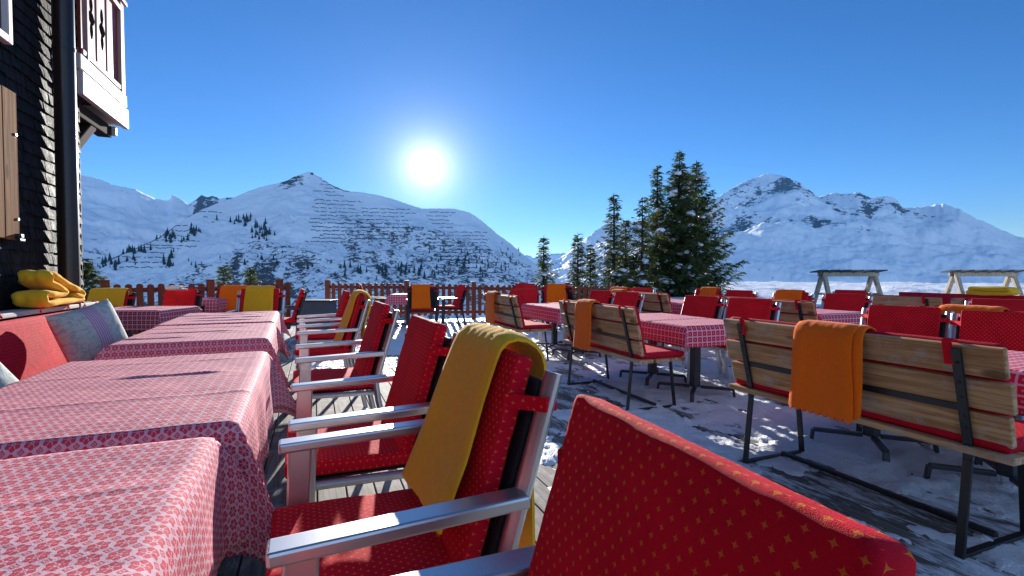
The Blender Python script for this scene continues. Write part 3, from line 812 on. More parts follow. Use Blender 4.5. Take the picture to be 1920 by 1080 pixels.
mb = MB(); mb.bar((-.06, .04, 2.25), (-.06, .45, 2.56), .10, .09, .01); mb.bar((-.03, .028, 2.5), (-.03, .028, 2.2), .07, .05, .01, up=(0, 1, 0)); mb.build('bracket', 'under_wood', bal, True)

# ------------------------------------------------------------------ deck, snow on it, terrain
mb = MB(); x = -4.2
while x < 9.9:
    ya = WY + .06 if x < WX + .03 else -2.6
    y = ya - rnd.uniform(0, 2 if x > WX else 0)
    while y < 12.0:
        L = rnd.uniform(2.6, 4.2); y1 = min(y + L, 12.0)
        mb.box((x + .069, (y + y1) / 2, -.014 + rnd.uniform(-.0015, .0015)), (.137, y1 - y - .005, .028), None, .003)
        y = y1
    x += .145
dk = mb.build('deck', 'deck_wood'); tag(dk, kind='structure')
# tone of each board
nt = M['deck_wood'].node_tree; bs = nt.nodes['Principled BSDF']
src = bs.inputs['Base Color'].links[0].from_socket
tc = nt.nodes.new('ShaderNodeTexCoord'); sp = nt.nodes.new('ShaderNodeSeparateXYZ'); nt.links.new(tc.outputs['Object'], sp.inputs[0])
bx = ((X(nt, sp.outputs[0]) + 4.2) / .145).floor()
wn = nt.nodes.new('ShaderNodeTexWhiteNoise'); wn.noise_dimensions = '1D'; nt.links.new(bx.s, wn.inputs['W'])
dm = Mat.__new__(Mat); dm.m = M['deck_wood']; dm.nt = nt; dm.b = bs
hv = nt.nodes.new('ShaderNodeHueSaturation'); nt.links.new(src, hv.inputs['Color'])
film = dm.noise(1, dm.coord('Object', (5, 1.6, 1)), 9, .74, .3) * .7 + dm.noise(1, dm.coord('Object', (45, 7, 1)), 5, .7) * .3
px_ = X(nt, sp.outputs[0]); py_ = X(nt, sp.outputs[1])
film = film + (px_.step(.6, 2.2) * .10 + py_.step(5.5, 8.) * .10 - .09)
film = film.step(.475, .585)
wet = dm.mix(px_.step(1.3, 2.3) * (py_.step(5.2, 3.6)) * .6, hv.outputs[0], (.045, .038, .034))
nt.links.new((X(nt, wn.outputs[0]) * .6 + .7).s, hv.inputs['Value']); nt.links.new(dm.mix(film * .78, wet, (.74, .75, .79)), bs.inputs['Base Color'])
def sm(a, b, x):
    t = max(0., min(1., (x - a) / (b - a))); return t * t * (3 - 2 * t)
def snow_h(x, y):
    c = .25 + .34 * sm(.7, 1.5, x) + .16 * sm(2.2, 3.2, x) + .55 * sm(5.8, 7.6, y - .25 * (x - 1)) + .2 * sm(5.5, 7, x)
    c -= .16 * math.exp(-((y - 4.6) / 1.0) ** 2 - ((x - 3.3) / 1.0) ** 2)
    c += .12 * math.exp(-((y - 2.6) / .7) ** 2 - ((x - 3.0) / .9) ** 2)
    n = .5 + .50 * fr(x * 1.1 + 7, y * .55, .3, .7, 2.1, 7) + .22 * fr(x * 5, y * 2.6, 4, .6, 2.1, 5)
    v = n - (1 - c)
    if v < 0: return -.03
    k_ = min(1, v * 6); return -.004 + .012 * k_ + .035 * min(v, .6) + k_ * (.020 * fr(x * 7, y * 7, 2, .6, 2.1, 5) + .008 * ns(x * 40, y * 40))
mb = MB(); NX, NY = 400, 500; x0, x1, y0, y1 = -.2, 9.9, -.4, 12.2
hh = [[snow_h(x0 + (x1 - x0) * i / NX, y0 + (y1 - y0) * j / NY) for j in range(NY + 1)] for i in range(NX + 1)]
idx = {}
for i in range(NX):
    for j in range(NY):
        q = [(i, j), (i + 1, j), (i + 1, j + 1), (i, j + 1)]
        if max(hh[a][b] for a, b in q) < -.02: continue
        f = []
        for a, b in q:
            if (a, b) not in idx:
                idx[(a, b)] = len(mb.v); mb.v.append((x0 + (x1 - x0) * a / NX, y0 + (y1 - y0) * b / NY, hh[a][b]))
            f.append(idx[(a, b)])
        mb.f.append(f)
so = mb.build('trodden_snow', 'deck_snow', None, True, sharp=0); tag(so, 'patchy trodden snow lying on the deck boards', 'snow', kind='stuff')

def terrain(x, y):
    r = math.hypot(x, y); az = math.degrees(math.atan2(x, y))
    w = sm(27, 38, az) * (1 - sm(120, 170, az))
    right = -.35 + .72 * sm(9.5, 15, r) + .22 * sm(15, 30, r) - max(0, r - 42) * .30
    left = -.35 - max(0, r - 14.2) * .42 - .25 * sm(11, 14, r)
    z = left + (right - left) * w
    if r > 9:
        k = sm(9, 14, r)
        z += k * (.10 * fr(x * .25, y * .25, 1) + .05 * fr(x * .9, y * .9, 2)) + w * sm(14, 22, r) * (1 - sm(42, 60, r)) * (.10 * max(0, fr(x * .5, y * .5, 5)) + .035 * fr(x * 2.2, y * 2.2, 6, .7))
    return max(z, -165 + 12 * fr(x * .004, y * .004, 0))
mb = MB(); na = 500; rs = [0.3]
while rs[-1] < 2600: rs.append(rs[-1] * (1.12 if rs[-1] < 8 else 1.013 if rs[-1] < 48 else 1.035))
azs = [-60 + 150 * i / 420 for i in range(421)] + [90 + 210 * i / 50 for i in range(1, 51)]
def TP(i, j):
    a = R_(azs[i]); x, y = math.sin(a) * rs[j], math.cos(a) * rs[j]; return (x, y, terrain(x, y))
mb.grid(len(azs), len(rs), TP, None, True)
go = mb.build('snow_field', 'snow', None, True, sharp=0); tag(go, kind='structure')

# ------------------------------------------------------------------ picket fence, in two sections
def fence(label, pts, heights, spacing, pw, posts, zb=.10):
    """pts: polyline in plan; pickets, two rails and posts are its parts"""
    t = thing('picket_fence', label, 'fence', (pts[0][0], pts[0][1], 0), 0, 'red brown picket fence sections')
    o0 = Vector((pts[0][0], pts[0][1])); cum = [0]
    for i in range(1, len(pts)): cum.append(cum[-1] + (Vector(pts[i]) - Vector(pts[i - 1])).length)
    def at(s):
        for i in range(len(pts) - 1):
            if s <= cum[i + 1] or i == len(pts) - 2:
                f = (s - cum[i]) / (cum[i + 1] - cum[i]); p = Vector(pts[i]).lerp(Vector(pts[i + 1]), f) - o0
                d = (Vector(pts[i + 1]) - Vector(pts[i])).normalized(); return p, d, heights[i] + (heights[i + 1] - heights[i]) * f
    n = int(cum[-1] / spacing)
    for k in range(n + 1):
        s = k * spacing; p, d, h = at(s)
        ang = math.atan2(d.y, d.x) + R_(rnd.uniform(-1.2, 1.2)); post = k in posts
        w = pw * 1.25 if post else pw; hh_ = h + .05 if post else h + rnd.uniform(-.006, .006)
        m = Matrix.Translation(Vector((p.x, p.y, 0))) @ Matrix.Rotation(ang, 4, 'Z') @ Matrix.Rotation(PI / 2, 4, 'X')
        if post:
            mb = MB(); mb.box((0, 0, hh_ / 2 - .05), (w, w, hh_ + .1), None, .008); mb.box((0, 0, hh_ + .008), (w * 1.12, w * 1.12, .018), None, .006)
            for i in range(len(mb.v)): mb.v[i] = tuple((Matrix.Translation(Vector((p.x, p.y, 0))) @ Matrix.Rotation(ang, 4, 'Z')) @ Vector(mb.v[i]))
            mb.build('post', 'fence_wood', t)
        else:
            r = w / 2; out = [(-r, zb), (r, zb), (r, hh_ - r * .8)] + [(r * math.cos(a_), hh_ - r * .8 + r * .8 * math.sin(a_)) for a_ in [PI * q / 8 for q in range(1, 8)]] + [(-r, hh_ - r * .8)]
            out = [(-r * .6, zb - .03), (r * .6, zb - .03)] + [(r, zb)] + out[2:] + [(-r, zb)]
            mb = MB(); mb.prism(out, m @ Matrix.Translation(Vector((0, 0, .012))), .022); mb.build('picket', 'fence_wood', t)
    for zr in (.20, -.14):
        mb = MB()
        for i in range(len(pts) - 1):
            a_ = Vector(pts[i]) - o0; b_ = Vector(pts[i + 1]) - o0
            za = heights[i] + zr - .3 if zr > 0 else .22; zb_ = heights[i + 1] + zr - .3 if zr > 0 else .22
            nrm = Vector((-(b_ - a_).y, (b_ - a_).x)).normalized() * .014
            mb.bar((a_.x + nrm.x, a_.y + nrm.y, za), (b_.x + nrm.x, b_.y + nrm.y, zb_), .024, .075, .004)
        mb.build('rail', 'fence_wood', t)
fence('left picket fence section behind the orange and yellow blanketed chairs', [(-3.05, 9.58), (-.42, 10.55)], [1.0, 1.0], .1435, .092, (0, 10, 18), .12)
fence('long right picket fence section with the gap to its left', [(.30, 13.05), (2.1, 12.32), (4.2, 11.75), (7.6, 10.9)], [.95, .94, .90, .86], .150, .088, (0, 13, 24, 32, 40, 48), .16)
t = thing('planter', 'grey box planter standing in the gap between the two fence sections', 'planter', (.03, 10.35, 0), R_(-21))
mb = MB(); mb.box((0, 0, .32), (.64, .42, .64), None, .006); mb.build('box', 'planter_grey', t)
mb = MB(); mb.box((0, 0, .652), (.68, .46, .022), None, .006); mb.build('rim', 'grey_metal', t)

# ------------------------------------------------------------------ A-frame trestles with a slatted top
def trestle(x, y, rz, label, L=1.32, top=1.15):
    zb = terrain(x, y); h = top - zb
    t = thing('trestle', label, 'trestle', (x, y, zb), rz, 'timber trestles on the snow field')
    for s in (-1, 1):
        for q in (-1, 1):
            mb = MB(); mb.bar((s * L / 2, q * .05, h - .02), (s * (L / 2 + .02), q * .46, -.2), .085, .085, .01, up=(1, 0, 0)); mb.build('leg', 'grey_wood', t, True)
        mb = MB(); mb.bar((s * L / 2, -.3, h * .45), (s * L / 2, .3, h * .45), .05, .05, .006); mb.build('tie_bar', 'grey_wood', t)
    for q in (-1, 1):
        mb = MB(); mb.box((0, q * .09, h + .01), (L + .14, .05, .10), None, .008); mb.build('top_beam', 'grey_wood', t)
    for k in range(6):
        mb = MB(); mb.box((-L / 2 - .10 + (L + .2) * k / 5, 0, h + .085), (.26, .34, .026), Matrix.Rotation(R_(-11), 4, 'Y'), .005); mb.build('roof_slat', 'slat_dark', t)
    return t
trestle(12.0, 8.15, R_(-21), 'left timber trestle with a slatted top on the snow field', 1.22)
trestle(15.05, 6.95, R_(-29), 'right timber trestle with a slatted top near the picture edge', 1.22)

# ------------------------------------------------------------------ spruces near the terrace
def spruce(x, y, zb, h, R, label, seed, dens=1., snow=.5, lean=0):
    rg = random.Random(seed)
    t = thing('spruce_tree', label, 'tree', (x, y, zb), rg.uniform(0, 6), 'spruces beyond the terrace')
    mb = MB(); r0 = .022 * h
    mb.tube([(0, 0, -.3), (0, 0, h * .3), (.01, 0, h * .7), (0, .01, h)], [r0, r0 * .8, r0 * .4, .008], 8)
    need = MB(); sn = MB(); z = h * .03
    while z < h * .985:
        f = 1 - z / h
        Lb = R * (f ** 1.12) * (1 if f < .95 else .85) + .045 + .05 * R * f
        nb = int((5 + 3 * rg.random()) * dens) if f > .12 else 4
        ph = rg.uniform(0, 6)
        for k in range(nb):
            az = ph + 2 * PI * k / nb + rg.uniform(-.35, .35)
            L = Lb * (rg.uniform(.45, 1.0) if rg.random() < .72 else rg.uniform(1.0, 1.28)); zz = z + rg.uniform(-.07, .07)
            up = .50 * (1 - f) + .06 + rg.uniform(-.08, .1); dr = .30 * f
            d = Vector((math.cos(az), math.sin(az), 0)); sd = Vector((-d.y, d.x, 0))
            def pt(s): return d * (L * s) + Vector((0, 0, zz + L * (up * s - dr * math.sin(min(1, s * 1.25) * PI) * .8 + .10 * s ** 3)))
            mb.tube([pt(0), pt(.5), pt(1)], [.010 + .012 * f, .008, .003], 4, close=False)
            n = max(3, int(L / .055))
            for q in range(n):
                s = .16 + .86 * q / (n - 1); p = pt(min(s, 1)); 
                tw = (.16 + .34 * L * (1 - .75 * s)) * rg.uniform(.6, 1.1)
                tw = min(tw, .42)
                for sg in (-1, 1):
                    a = d * rg.uniform(.55, .9) + sd * sg * rg.uniform(.5, 1.0) + Vector((0, 0, rg.uniform(-.45, .12)))
                    a.normalize(); w = .018 + .018 * rg.random()
                    side = a.cross(Vector((rg.uniform(-.5, .5), rg.uniform(-.5, .5), 1))).normalized() * w
                    e = p + a * tw; m_ = p + a * tw * .5 + Vector((0, 0, .01))
                    b = len(need.v)
                    need.v += [tuple(p - side * .5), tuple(m_ - side * 1.3), tuple(e), tuple(m_ + side * 1.3), tuple(p + side * .5)]
                    need.f.append([b, b + 1, b + 2, b + 3, b + 4])
                    if tw > .16:
                        for h2 in range(2):
                            c0 = p + a * tw * rg.uniform(.25, .8); a2 = (a + Vector((rg.uniform(-1, 1), rg.uniform(-1, 1), rg.uniform(-.9, .2)))).normalized()
                            e2 = c0 + a2 * tw * .45; s2 = a2.cross(Vector((rg.uniform(-1, 1), rg.uniform(-1, 1), .6))).normalized() * .018
                            b = len(need.v); need.v += [tuple(c0 - s2), tuple(e2), tuple(c0 + s2)]; need.f.append([b, b + 1, b + 2])
            if rg.random() < snow * (.16 + .42 * f) and L > .22:
                s = rg.uniform(.45, .95); c = pt(s) + Vector((0, 0, .03)); rr = rg.uniform(.05, .16) * (.6 + .5 * min(1, L))
                b = len(sn.v); nu, nv = 10, 6
                for i in range(nu):
                    for j in range(nv):
                        th = 2 * PI * i / nu; ph2 = PI * j / (nv - 1); dirv = d * math.cos(th) * 1.7 + sd * math.sin(th) * 1.0
                        k2 = 1 + .65 * ns(c.x * 9 + 2.2 * math.cos(th), c.y * 9 + 2.2 * math.sin(th), ph2 * 2 + seed)
                        v = c + (dirv * math.sin(ph2) + Vector((0, 0, .55 * math.cos(ph2) - .35 * math.sin(ph2) * math.cos(th)))) * rr * k2; sn.v.append(tuple(v))
                for i in range(nu):
                    for j in range(nv - 1):
                        sn.f.append([b + i * nv + j, b + i * nv + j + 1, b + ((i + 1) % nu) * nv + j + 1, b + ((i + 1) % nu) * nv + j])
        z += (.085 + .075 * f) * (1.1 if h > 3 else .9) / (dens ** .5)
    mb.build('trunk', 'bark', t, True); need.build('crown', 'needles', t)
    if sn.v: sn.build('snow_load', 'tree_snow', t, True, sharp=0)
    return t
def place(u_az, Zd):
    return None
SPR = [ # x, y, ground z, height, crown radius, label
    (6.65, 14.02, -.35, 2.72, .60, 'small slim spruce standing apart at the left of the group above the fence', .35),
    (7.40, 13.20, .0, 2.42, .62, 'small spruce second from the left of the group', .3),
    (8.28, 13.95, .05, 2.05, .42, 'shortest thin spruce of the group, beside the second one', .25),
    (8.96, 13.65, .15, 3.62, .85, 'slim bare topped spruce left of the tall ones', .15),
    (9.90, 14.35, .2, 2.82, .70, 'narrow spruce half hidden between two slim taller ones', .25),
    (10.10, 13.70, .25, 3.48, .80, 'sparse spruce with a long thin leader left of the big spruces', .0),
    (11.45, 14.70, .4, 4.65, .95, 'tall spruce at the left shoulder of the tallest tree', .3),
    (11.60, 13.70, .4, 5.0, 1.42, 'tallest dense spruce with a pointed top', .6),
    (12.72, 14.15, .4, 4.85, 1.7, 'broad spruce with long drooping right branches, right of the tallest', .3)]
for k, (x, y, zb, h, R, lab, dn) in enumerate(SPR): spruce(x, y, min(zb, terrain(x, y)) if k else terrain(x, y), h + max(0, zb - terrain(x, y)), R, lab, 40 + k, .8 + .55 * dn, .85)
spruce(-4.75, 10.95, -.6, 2.05, 1.0, 'dark bushy spruce beside the chalet corner, left of two', 61, 1.25, .5)
spruce(-3.95, 11.35, -.6, 2.05, .9, 'dark bushy spruce behind the first fence post, right of two', 62, 1.25, .5)
spruce(-2.25, 15.2, -1.4, 2.75, .65, 'small spruce top showing above the left fence, left of two', 63, .9, .5)
spruce(-1.70, 16.0, -1.4, 2.72, .7, 'small spruce top showing above the left fence, right of two', 64, 1., .5)

# ------------------------------------------------------------------ mountains (azimuth in degrees from +Y, tangent of elevation)
PL = [(-34, .20), (-27, .185), (-22.17, .1655), (-20.6, .162), (-19.19, .1519), (-17.95, .1481), (-16.85, .1397), (-15.33, .1366), (-13.95, .1243), (-12.93, .1215), (-12.58, .1344), (-12.08, .1272), (-11.37, .1184), (-10.8, .1255), (-10.22, .1353), (-9.78, .1323), (-9.24, .1358), (-8.7, .1311), (-8.1, .1346), (-7.4, .1346), (-5.98, .128), (-1.5, .1132), (2, .10)]
PM = [(-40, -.10), (-30, -.07), (-22.38, -.0232), (-19.35, -.0041), (-17.53, .0208), (-15.61, .0401), (-13.6, .0613), (-11.9, .0892), (-10.15, .1119), (-8.33, .1288), (-7.4, .1356), (-5.97, .1497), (-4.5, .1602), (-3.0, .168), (-1.71, .1814), (-.41, .1911), (.65, .1815), (1.98, .1681), (3.35, .1594), (5.02, .1578), (6.72, .154), (8.45, .1469), (9.91, .1383), (11.38, .1306), (12.87, .1312), (14.98, .1318), (16.8, .1248), (18.33, .107), (19.86, .0836), (21.39, .0644), (22.62, .0461), (24.16, .0247), (26.62, -.0054), (30, -.045), (34, -.08)]
PS = [(17, .0), (20.47, .0161), (22.62, .0376), (23.54, .0397), (24.16, .0332), (24.9, .0375), (26.0, .0407), (27.83, .0438), (30.25, .0372), (34, .02)]
PR = [(22, -.02), (24.5, .0), (26.61, .0261), (28.43, .048), (29.94, .069), (31.43, .0898), (32.32, .1001), (33.8, .0985), (36.12, .1058), (37.84, .1101), (39.52, .1173), (41.71, .1258), (43.84, .1417), (45.64, .1593), (46.9, .1712), (48.86, .1806), (50.3, .1727), (51.71, .1592), (52.63, .1441), (53.31, .1321), (54.4, .1377), (55.69, .1348), (56.52, .1361), (57.55, .124), (58.54, .1267), (59.32, .1212), (59.8, .1053), (60.84, .1046), (62.64, .1075), (63.68, .0979), (64.36, .0866), (65.35, .0752), (66.31, .0633), (67.48, .0509), (69.57, .0324), (71.46, .0104), (76, -.03), (84, -.06)]
def interp(tab, a):
    if a <= tab[0][0]: return tab[0][1]
    for i in range(len(tab) - 1):
        if a <= tab[i + 1][0]:
            f = (a - tab[i][0]) / (tab[i + 1][0] - tab[i][0]); return tab[i][1] + (tab[i + 1][1] - tab[i][1]) * f
    return tab[-1][1]
class Mountain:
    def __init__(s, prof, Rr, Rf, zf, amp, seed, jag, p=.8, gul=9.):
        s.prof, s.Rr, s.Rf, s.zf, s.amp, s.seed, s.jag, s.p, s.gul = prof, Rr, Rf, zf, amp, seed, jag, p, gul
    def at(s, az, t):
        a = R_(az); Rr = s.Rr * (1 + .05 * ns(az * .22, s.seed))
        el = interp(s.prof, az) + s.jag * fr(az * 2.2, s.seed, 3, .7, 2.2, 5) * math.exp(-max(t, 0) * 16)
        if t > 0:        # notches of the crest fade out down the face
            k = math.exp(-t * 9); es = sum(interp(s.prof, az + d) for d in (-4, -2.5, -1.2, 0, 1.2, 2.5, 4)) / 7
            el = el * k + (es - .002) * (1 - k)
        zr = EYE + el * Rr
        if t < 0:
            R = Rr - t * s.Rr * .5; z = zr + t * (s.Rr * .45) 
            return Vector((math.sin(a) * R, math.cos(a) * R, z))
        R = Rr + (s.Rf - Rr) * t
        z = zr + (s.zf - zr) * (t ** s.p)
        x, y = math.sin(a) * R, math.cos(a) * R
        w = min(1, t * 7) * min(1, (1 - t) * 6 + .15)
        g = fr(x / s.Rr * 10, y / s.Rr * 10, z / s.Rr * 16 + s.seed, .8, 2.1, 6)          # ribs and gullies running down
        r2 = mnoise.ridged_multi_fractal(Vector((x / s.Rr * 7, y / s.Rr * 7, z / s.Rr * 7 + s.seed)), .9, 2.1, 5, .9, 2.) - 1.
        z += w * s.amp * (.9 * g + .45 * r2 + .8 * fr(x / s.Rr * 3.2, y / s.Rr * 3.2, s.seed, .9, 2.1, 3))
        sh = w * s.amp * 1.1 * fr(az * .12, t * 3, s.seed + 11, .9, 2.1, 3)
        R += sh; return Vector((math.sin(a) * R, math.cos(a) * R, z))
    def mesh(s, name, mat, a0, a1, na, nt_, rock):
        mb = MB(); ts = [-1, -.3, -.06] + [(j / nt_) for j in range(nt_ + 1)]
        az = [a0 + (a1 - a0) * i / na for i in range(na + 1)]
        mb.grid(na + 1, len(ts), lambda i, j: s.at(az[i], ts[j]))
        o = mb.build(name, mat, None, True, sharp=0); tag(o, kind='structure')
        at_ = o.data.attributes.new('rock', 'FLOAT', 'POINT')
        at_.data.foreach_set('value', [rock(az[i], ts[j]) for i in range(na + 1) for j in range(len(ts))])
        return o
    def seek(s, az, el):
        """slope parameter where the surface is seen at elevation tangent el"""
        best = None
        for k in range(1, 240):
            t = k / 240; v = s.at(az, t); e = (v.z - EYE) / math.hypot(v.x, v.y)
            if e <= el: return t
        return None
def rockM(az, t):
    t = max(t, 0)
    top = .55 * math.exp(-((az + 2.2) / 1.6) ** 2) * (1 - sm(.0, .10, t))
    low = .42 * sm(.30, .62, t) * (.75 + .5 * ns(az * .5, t * 6, 2))
    mid = .34 * sm(1.0, 3.5, az) * sm(.16, .26, t)
    return .16 + top + max(low, mid) + .12 * ns(az * .9, t * 9, 7) + .22 * sm(-8.5, -7, az) * (1 - sm(-3, 0, az)) * sm(.18, .3, t) * (.5 + ns(az * .8, t * 8, 9))
def rockL(az, t):
    t = max(t, 0); return .24 + .52 * sm(-11.8, -10.4, az) * (1 - sm(.08, .2, t)) * (.8 + 1.1 * ns(az * 1.6, t * 30, 5)) + .34 * sm(.25, .5, t) * (.5 + 1.2 * ns(az * .5, t * 5, 1))
def rockR(az, t):
    t = max(t, 0)
    return .10 + .40 * (1 - sm(.12, .30, t)) * (sm(38, 43, az) * (1 - sm(61, 64, az))) * (.85 + 1.0 * ns(az * .5, t * 9, 4)) + .16 * fr(az * 1.3, t * 14, 3) + .50 * math.exp(-((t - .40) / .10) ** 2) * sm(41, 45, az) * (1 - sm(55, 60, az)) * (.7 + .8 * ns(az * .4, t * 7, 8)) + .25 * (1 - sm(39, 42, az)) * (.8 + ns(az, t * 6)) + .18 * sm(.65, .9, t) + .16 * sm(.2, .5, t) * (1 - sm(48, 56, az)) * (.6 + ns(az * .6, t * 9, 6))
MM = Mountain(PM, 1900., 950., -125., 26., 3., .0011, .86)
ML = Mountain(PL, 3300., 1700., -200., 55., 8., .0012, .9)
MR = Mountain(PR, 3900., 1900., -160., 62., 14., .0016, .9, 4.)
MS = Mountain(PS, 7000., 4500., -300., 120., 21., .0022)
MM.mesh('mountain', 'mountain_near', -38, 33, 760, 230, rockM)
ML.mesh('mountain', 'mountain_far', -33, 1, 330, 150, rockL)
MR.mesh('mountain', 'mountain_far', 22.5, 83, 680, 200, rockR)
MS.mesh('mountain', 'mountain_far', 17.5, 33, 160, 60, lambda a, t: .25)

# avalanche barriers: each fence line on the slope is a thing of its own
def barrier(a0, a1, el, seed):
    rg = random.Random(seed); mb = MB(); a = a0; first = None
    while a < a1:
        L = rg.uniform(.35, 1.1); b = min(a + L, a1); n = max(2, int((b - a) / .12)); P = []
        for k in range(n + 1):
            az = a + (b - a) * k / n; t = MM.seek(az, el + .0005 * math.sin(az * 5 + seed))
            if t: P.append(MM.at(az, t))
        if len(P) > 1:
            if first is None: first = P[0]
            for k in range(len(P) - 1):
                p, q = P[k] - first, P[k + 1] - first
                mb.bar(p + Vector((0, 0, 1.1)), q + Vector((0, 0, 1.1)), .5, 2.3)
        a = b + rg.uniform(.05, .22)
    if first is None: return
    o = mb.build('avalanche_barrier', 'mesh_dark'); o.location = first
    return o
BAR = [ # az range, elevation range, rows, place
    (-17.3, -12.2, .012, .044, 5, 'low on the left shoulder of the middle mountain'),
    (-15.2, -10.6, .048, .082, 5, 'below the tree clump on the left shoulder of the middle mountain'),
    (-10.4, -8.6, .090, .108, 3, 'at the upper left edge of the middle mountain'),
    (-.3, 5.2, .062, .140, 12, 'in the wide block left of the centre of the middle mountain'),
    (4.2, 10.2, .070, .128, 9, 'below the saddle in the centre of the middle mountain'),
    (.3, 3.2, .150, .176, 5, 'just under the summit of the middle mountain'),
    (12.0, 15.4, .094, .124, 5, 'under the rounded right top of the middle mountain'),
    (12.4, 19.4, .030, .085, 9, 'on the right flank of the middle mountain'),
    (14.0, 21.0, -.005, .024, 4, 'low on the right flank above the fence')]
kk = 0
for a0, a1, e0, e1, n, where in BAR:
    for i in range(n):
        e = e0 + (e1 - e0) * i / max(1, n - 1); sh = rnd.uniform(-.4, .4)
        o = barrier(a0 + rnd.uniform(-.3, .8) + sh, a1 - rnd.uniform(-.3, 1.2) + sh, e, 100 + kk); kk += 1
        if o: tag(o, 'dark avalanche barrier line ' + where, 'avalanche barrier', 'avalanche barriers ' + where)

# conifers scattered on the middle mountain
def far_conifer():
    mb = MB(); rg = random.Random(5)
    for (z0, z1, r) in ((.06, .55, .20), (.28, .78, .15), (.52, 1.0, .10)):
        n = 9; b = len(mb.v)
        for k in range(n):
            an = 2 * PI * k / n; rr = r * rg.uniform(.7, 1.15); mb.v.append((rr * math.cos(an), rr * math.sin(an), z0 + rg.uniform(-.04, .03)))
        mb.v.append((0, 0, z1))
        for k in range(n): mb.f.append([b + k, b + (k + 1) % n, b + n])
        mb.f.append([b + k for k in range(n)][::-1])
    mb.tube([(0, 0, -.1), (0, 0, .2)], .02, 6)
    return mb.build('mountain_conifer', 'far_needles')
CL = [ # az centre, el centre, spreads, number, height, place
    (-17.6, .018, 1.6, .010, 26, 17, 'low wood at the left foot of the middle mountain'),
    (-15.6, .036, 1.2, .006, 18, 16, 'row of dark trees on the left shoulder ridge'),
    (-12.6, .060, .9, .007, 20, 15, 'clump on the left shoulder among the barriers'),
    (-10.9, .071, .8, .006, 16, 16, 'clump above the left shoulder barriers'),
    (-7.0, .093, 1.3, .008, 24, 15, 'upper clump below the left ridge'),
    (-5.0, .075, .9, .011, 26, 15, 'larger clump below the left ridge'),
    (-12.9, .018, .5, .012, 10, 19, 'tall trees near the mountain foot at left'),
    (-4.0, .020, 5.0, .020, 26, 11, 'scattered trees on the lower slope'),
    (8.0, .006, 5.5, .012, 44, 14, 'trees along the mountain foot behind the fence'),
    (15.5, .022, 3.6, .020, 40, 12, 'scattered trees on the right flank'),
    (21.6, .030, 1.6, .022, 26, 10, 'trees down the right edge of the middle mountain')]
first = None; rg = random.Random(17)
for az, el, sa, se, n, h, where in CL:
    for k in range(n):
        a = az + rg.gauss(0, sa * .6); e = el + rg.gauss(0, se * .6); t = MM.seek(a, e)
        if not t: continue
        if first is None: first = o = far_conifer()
        else: o = first.copy(); COL.objects.link(o)
        o.location = MM.at(a, t); hh_ = 1.32 * h * rg.uniform(.55, 1.25); o.scale = (hh_ * rg.uniform(.85, 1.2),) * 2 + (hh_,); o.rotation_euler = (0, 0, rg.uniform(0, 6))
        tag(o, 'small dark conifer in the ' + where, 'tree', 'mountain conifers in the ' + where)
v = MM.at(-.15, .004)
t = thing('summit_station', 'tiny dark lift station on the summit of the middle mountain', 'building', tuple(v))
mb = MB(); mb.box((0, 0, 2), (9, 6, 6), None, .3); mb.build('hut', 'mesh_dark', t)
mb = MB(); mb.bar((-5.5, 0, 5.2), (5.5, 0, 6.4), 7, .6); mb.build('roof', 'grey_metal', t)
v = MM.at(.75, .006)
t = thing('lift_mast', 'tiny lift mast right of the summit station', 'mast', tuple(v))
mb = MB(); mb.tube([(0, 0, -2), (0, 0, 7)], .5, 8); mb.build('pole', 'mesh_dark', t)
mb = MB(); mb.bar((-4.5, 0, 6.6), (4.5, 0, 7.2), .8, .9); mb.build('crossarm', 'mesh_dark', t)

# ------------------------------------------------------------------ the air between us and the mountains
mb = MB(); mb.box((0, 3000, 320), (15000, 17000, 1640)); hz = mb.build('haze', 'snow'); tag(hz, kind='stuff')
hm = bpy.data.materials.new('haze'); hm.use_nodes = True; hn = hm.node_tree; hn.nodes.remove(hn.nodes['Principled BSDF'])
pv = hn.nodes.new('ShaderNodeVolumePrincipled'); pv.inputs['Color'].default_value = (.10, .42, 1, 1); pv.inputs['Density'].default_value = HAZE; pv.inputs['Anisotropy'].default_value = .25
hn.links.new(pv.outputs[0], hn.nodes['Material Output'].inputs['Volume']); hz.data.materials[0] = hm

# ------------------------------------------------------------------ light, sky, camera
SUN_AZ, SUN_EL = R_(12.0), math.atan(.2137)
sd = Vector((math.sin(SUN_AZ) * math.cos(SUN_EL), math.cos(SUN_AZ) * math.cos(SUN_EL), math.sin(SUN_EL)))
li = bpy.data.lights.new('sun', 'SUN'); li.energy = 5.0; li.angle = R_(.5); li.color = (1, .95, .88)
so = bpy.data.objects.new('sun', li); COL.objects.link(so); so.rotation_euler = (-sd).to_track_quat('-Z', 'Y').to_euler()
w = bpy.data.worlds.new('World'); SC.world = w; w.use_nodes = True; nt = w.node_tree
bg = nt.nodes['Background']; sky = nt.nodes.new('ShaderNodeTexSky'); sky.sky_type = 'NISHITA'; sky.sun_disc = False
sky.sun_elevation = SUN_EL; sky.sun_rotation = SUN_AZ; sky.altitude = 1200; sky.air_density = 1.0; sky.dust_density = 0.; sky.ozone_density = 4.0
tc = nt.nodes.new('ShaderNodeTexCoord')
dt = nt.nodes.new('ShaderNodeVectorMath'); dt.operation = 'DOT_PRODUCT'; nt.links.new(tc.outputs['Generated'], dt.inputs[0]); dt.inputs[1].default_value = sd
c = X(nt, dt.outputs['Value'])
ang = ((c * -1. + 1.).max(0.) * 2.).sqrt()                       # angle from the sun, radians
disc = ang.step(.032, .014) * 14.
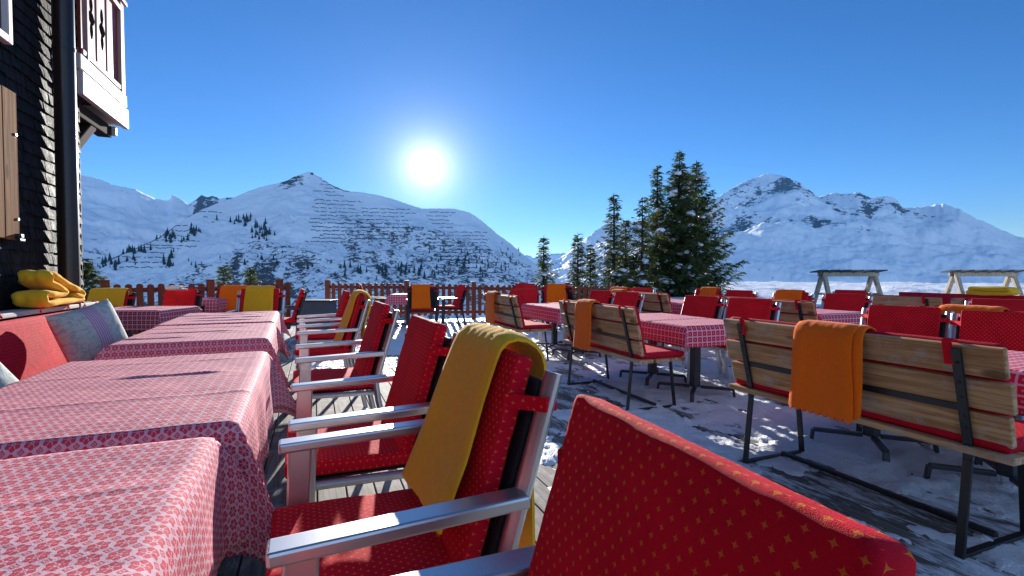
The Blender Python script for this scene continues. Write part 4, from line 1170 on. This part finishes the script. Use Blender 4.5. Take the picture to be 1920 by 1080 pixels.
aur = (ang * -34.).exp() * 14. + (ang * -10.).exp() * 1.6 + (ang * -3.2).exp() * .25
add = nt.nodes.new('ShaderNodeMix'); add.data_type = 'RGBA'; add.blend_type = 'ADD'; add.inputs[0].default_value = 1
ins = [i for i in add.inputs if i.type == 'RGBA']
hs = nt.nodes.new('ShaderNodeHueSaturation'); hs.inputs['Saturation'].default_value = 1.16; hs.inputs['Hue'].default_value = .511; hs.inputs['Value'].default_value = .89; nt.links.new(sky.outputs[0], hs.inputs['Color']); nt.links.new(hs.outputs[0], ins[0])
mu = nt.nodes.new('ShaderNodeVectorMath'); mu.operation = 'SCALE'; mu.inputs[0].default_value = (1, .985, .95); nt.links.new((disc + aur).s, mu.inputs['Scale'])
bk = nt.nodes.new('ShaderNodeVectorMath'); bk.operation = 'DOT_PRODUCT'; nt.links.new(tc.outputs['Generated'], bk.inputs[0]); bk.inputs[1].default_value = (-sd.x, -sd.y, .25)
sky_fill = X(nt, bk.outputs['Value']).step(.0, .95) * SKY_FILL        # fill light added to the sky half behind the viewer, lifting the shade
m2 = nt.nodes.new('ShaderNodeVectorMath'); m2.operation = 'SCALE'; m2.inputs[0].default_value = (.60, .86, 1.2); nt.links.new(sky_fill.s, m2.inputs['Scale'])
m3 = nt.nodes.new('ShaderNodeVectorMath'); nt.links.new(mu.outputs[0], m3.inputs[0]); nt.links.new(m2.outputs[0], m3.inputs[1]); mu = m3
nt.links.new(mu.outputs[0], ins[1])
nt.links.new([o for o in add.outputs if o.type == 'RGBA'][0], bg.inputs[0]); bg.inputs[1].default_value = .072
cam = bpy.data.cameras.new('camera'); co = bpy.data.objects.new('camera', cam); COL.objects.link(co)
cam.sensor_width = 36; cam.lens = 930 / 1920 * 36; cam.clip_start = .03; cam.clip_end = 30000
co.location = (0, 0, EYE); co.rotation_euler = (PI / 2 - math.atan(25 / 930), 0, R_(-21.7))
SC.camera = co
vs = SC.view_settings; vs.view_transform = 'Standard'; vs.look = 'None'; vs.exposure = 1.2; vs.gamma = 1
SC.cycles.use_denoising = True
SC.cycles.max_bounces = 6
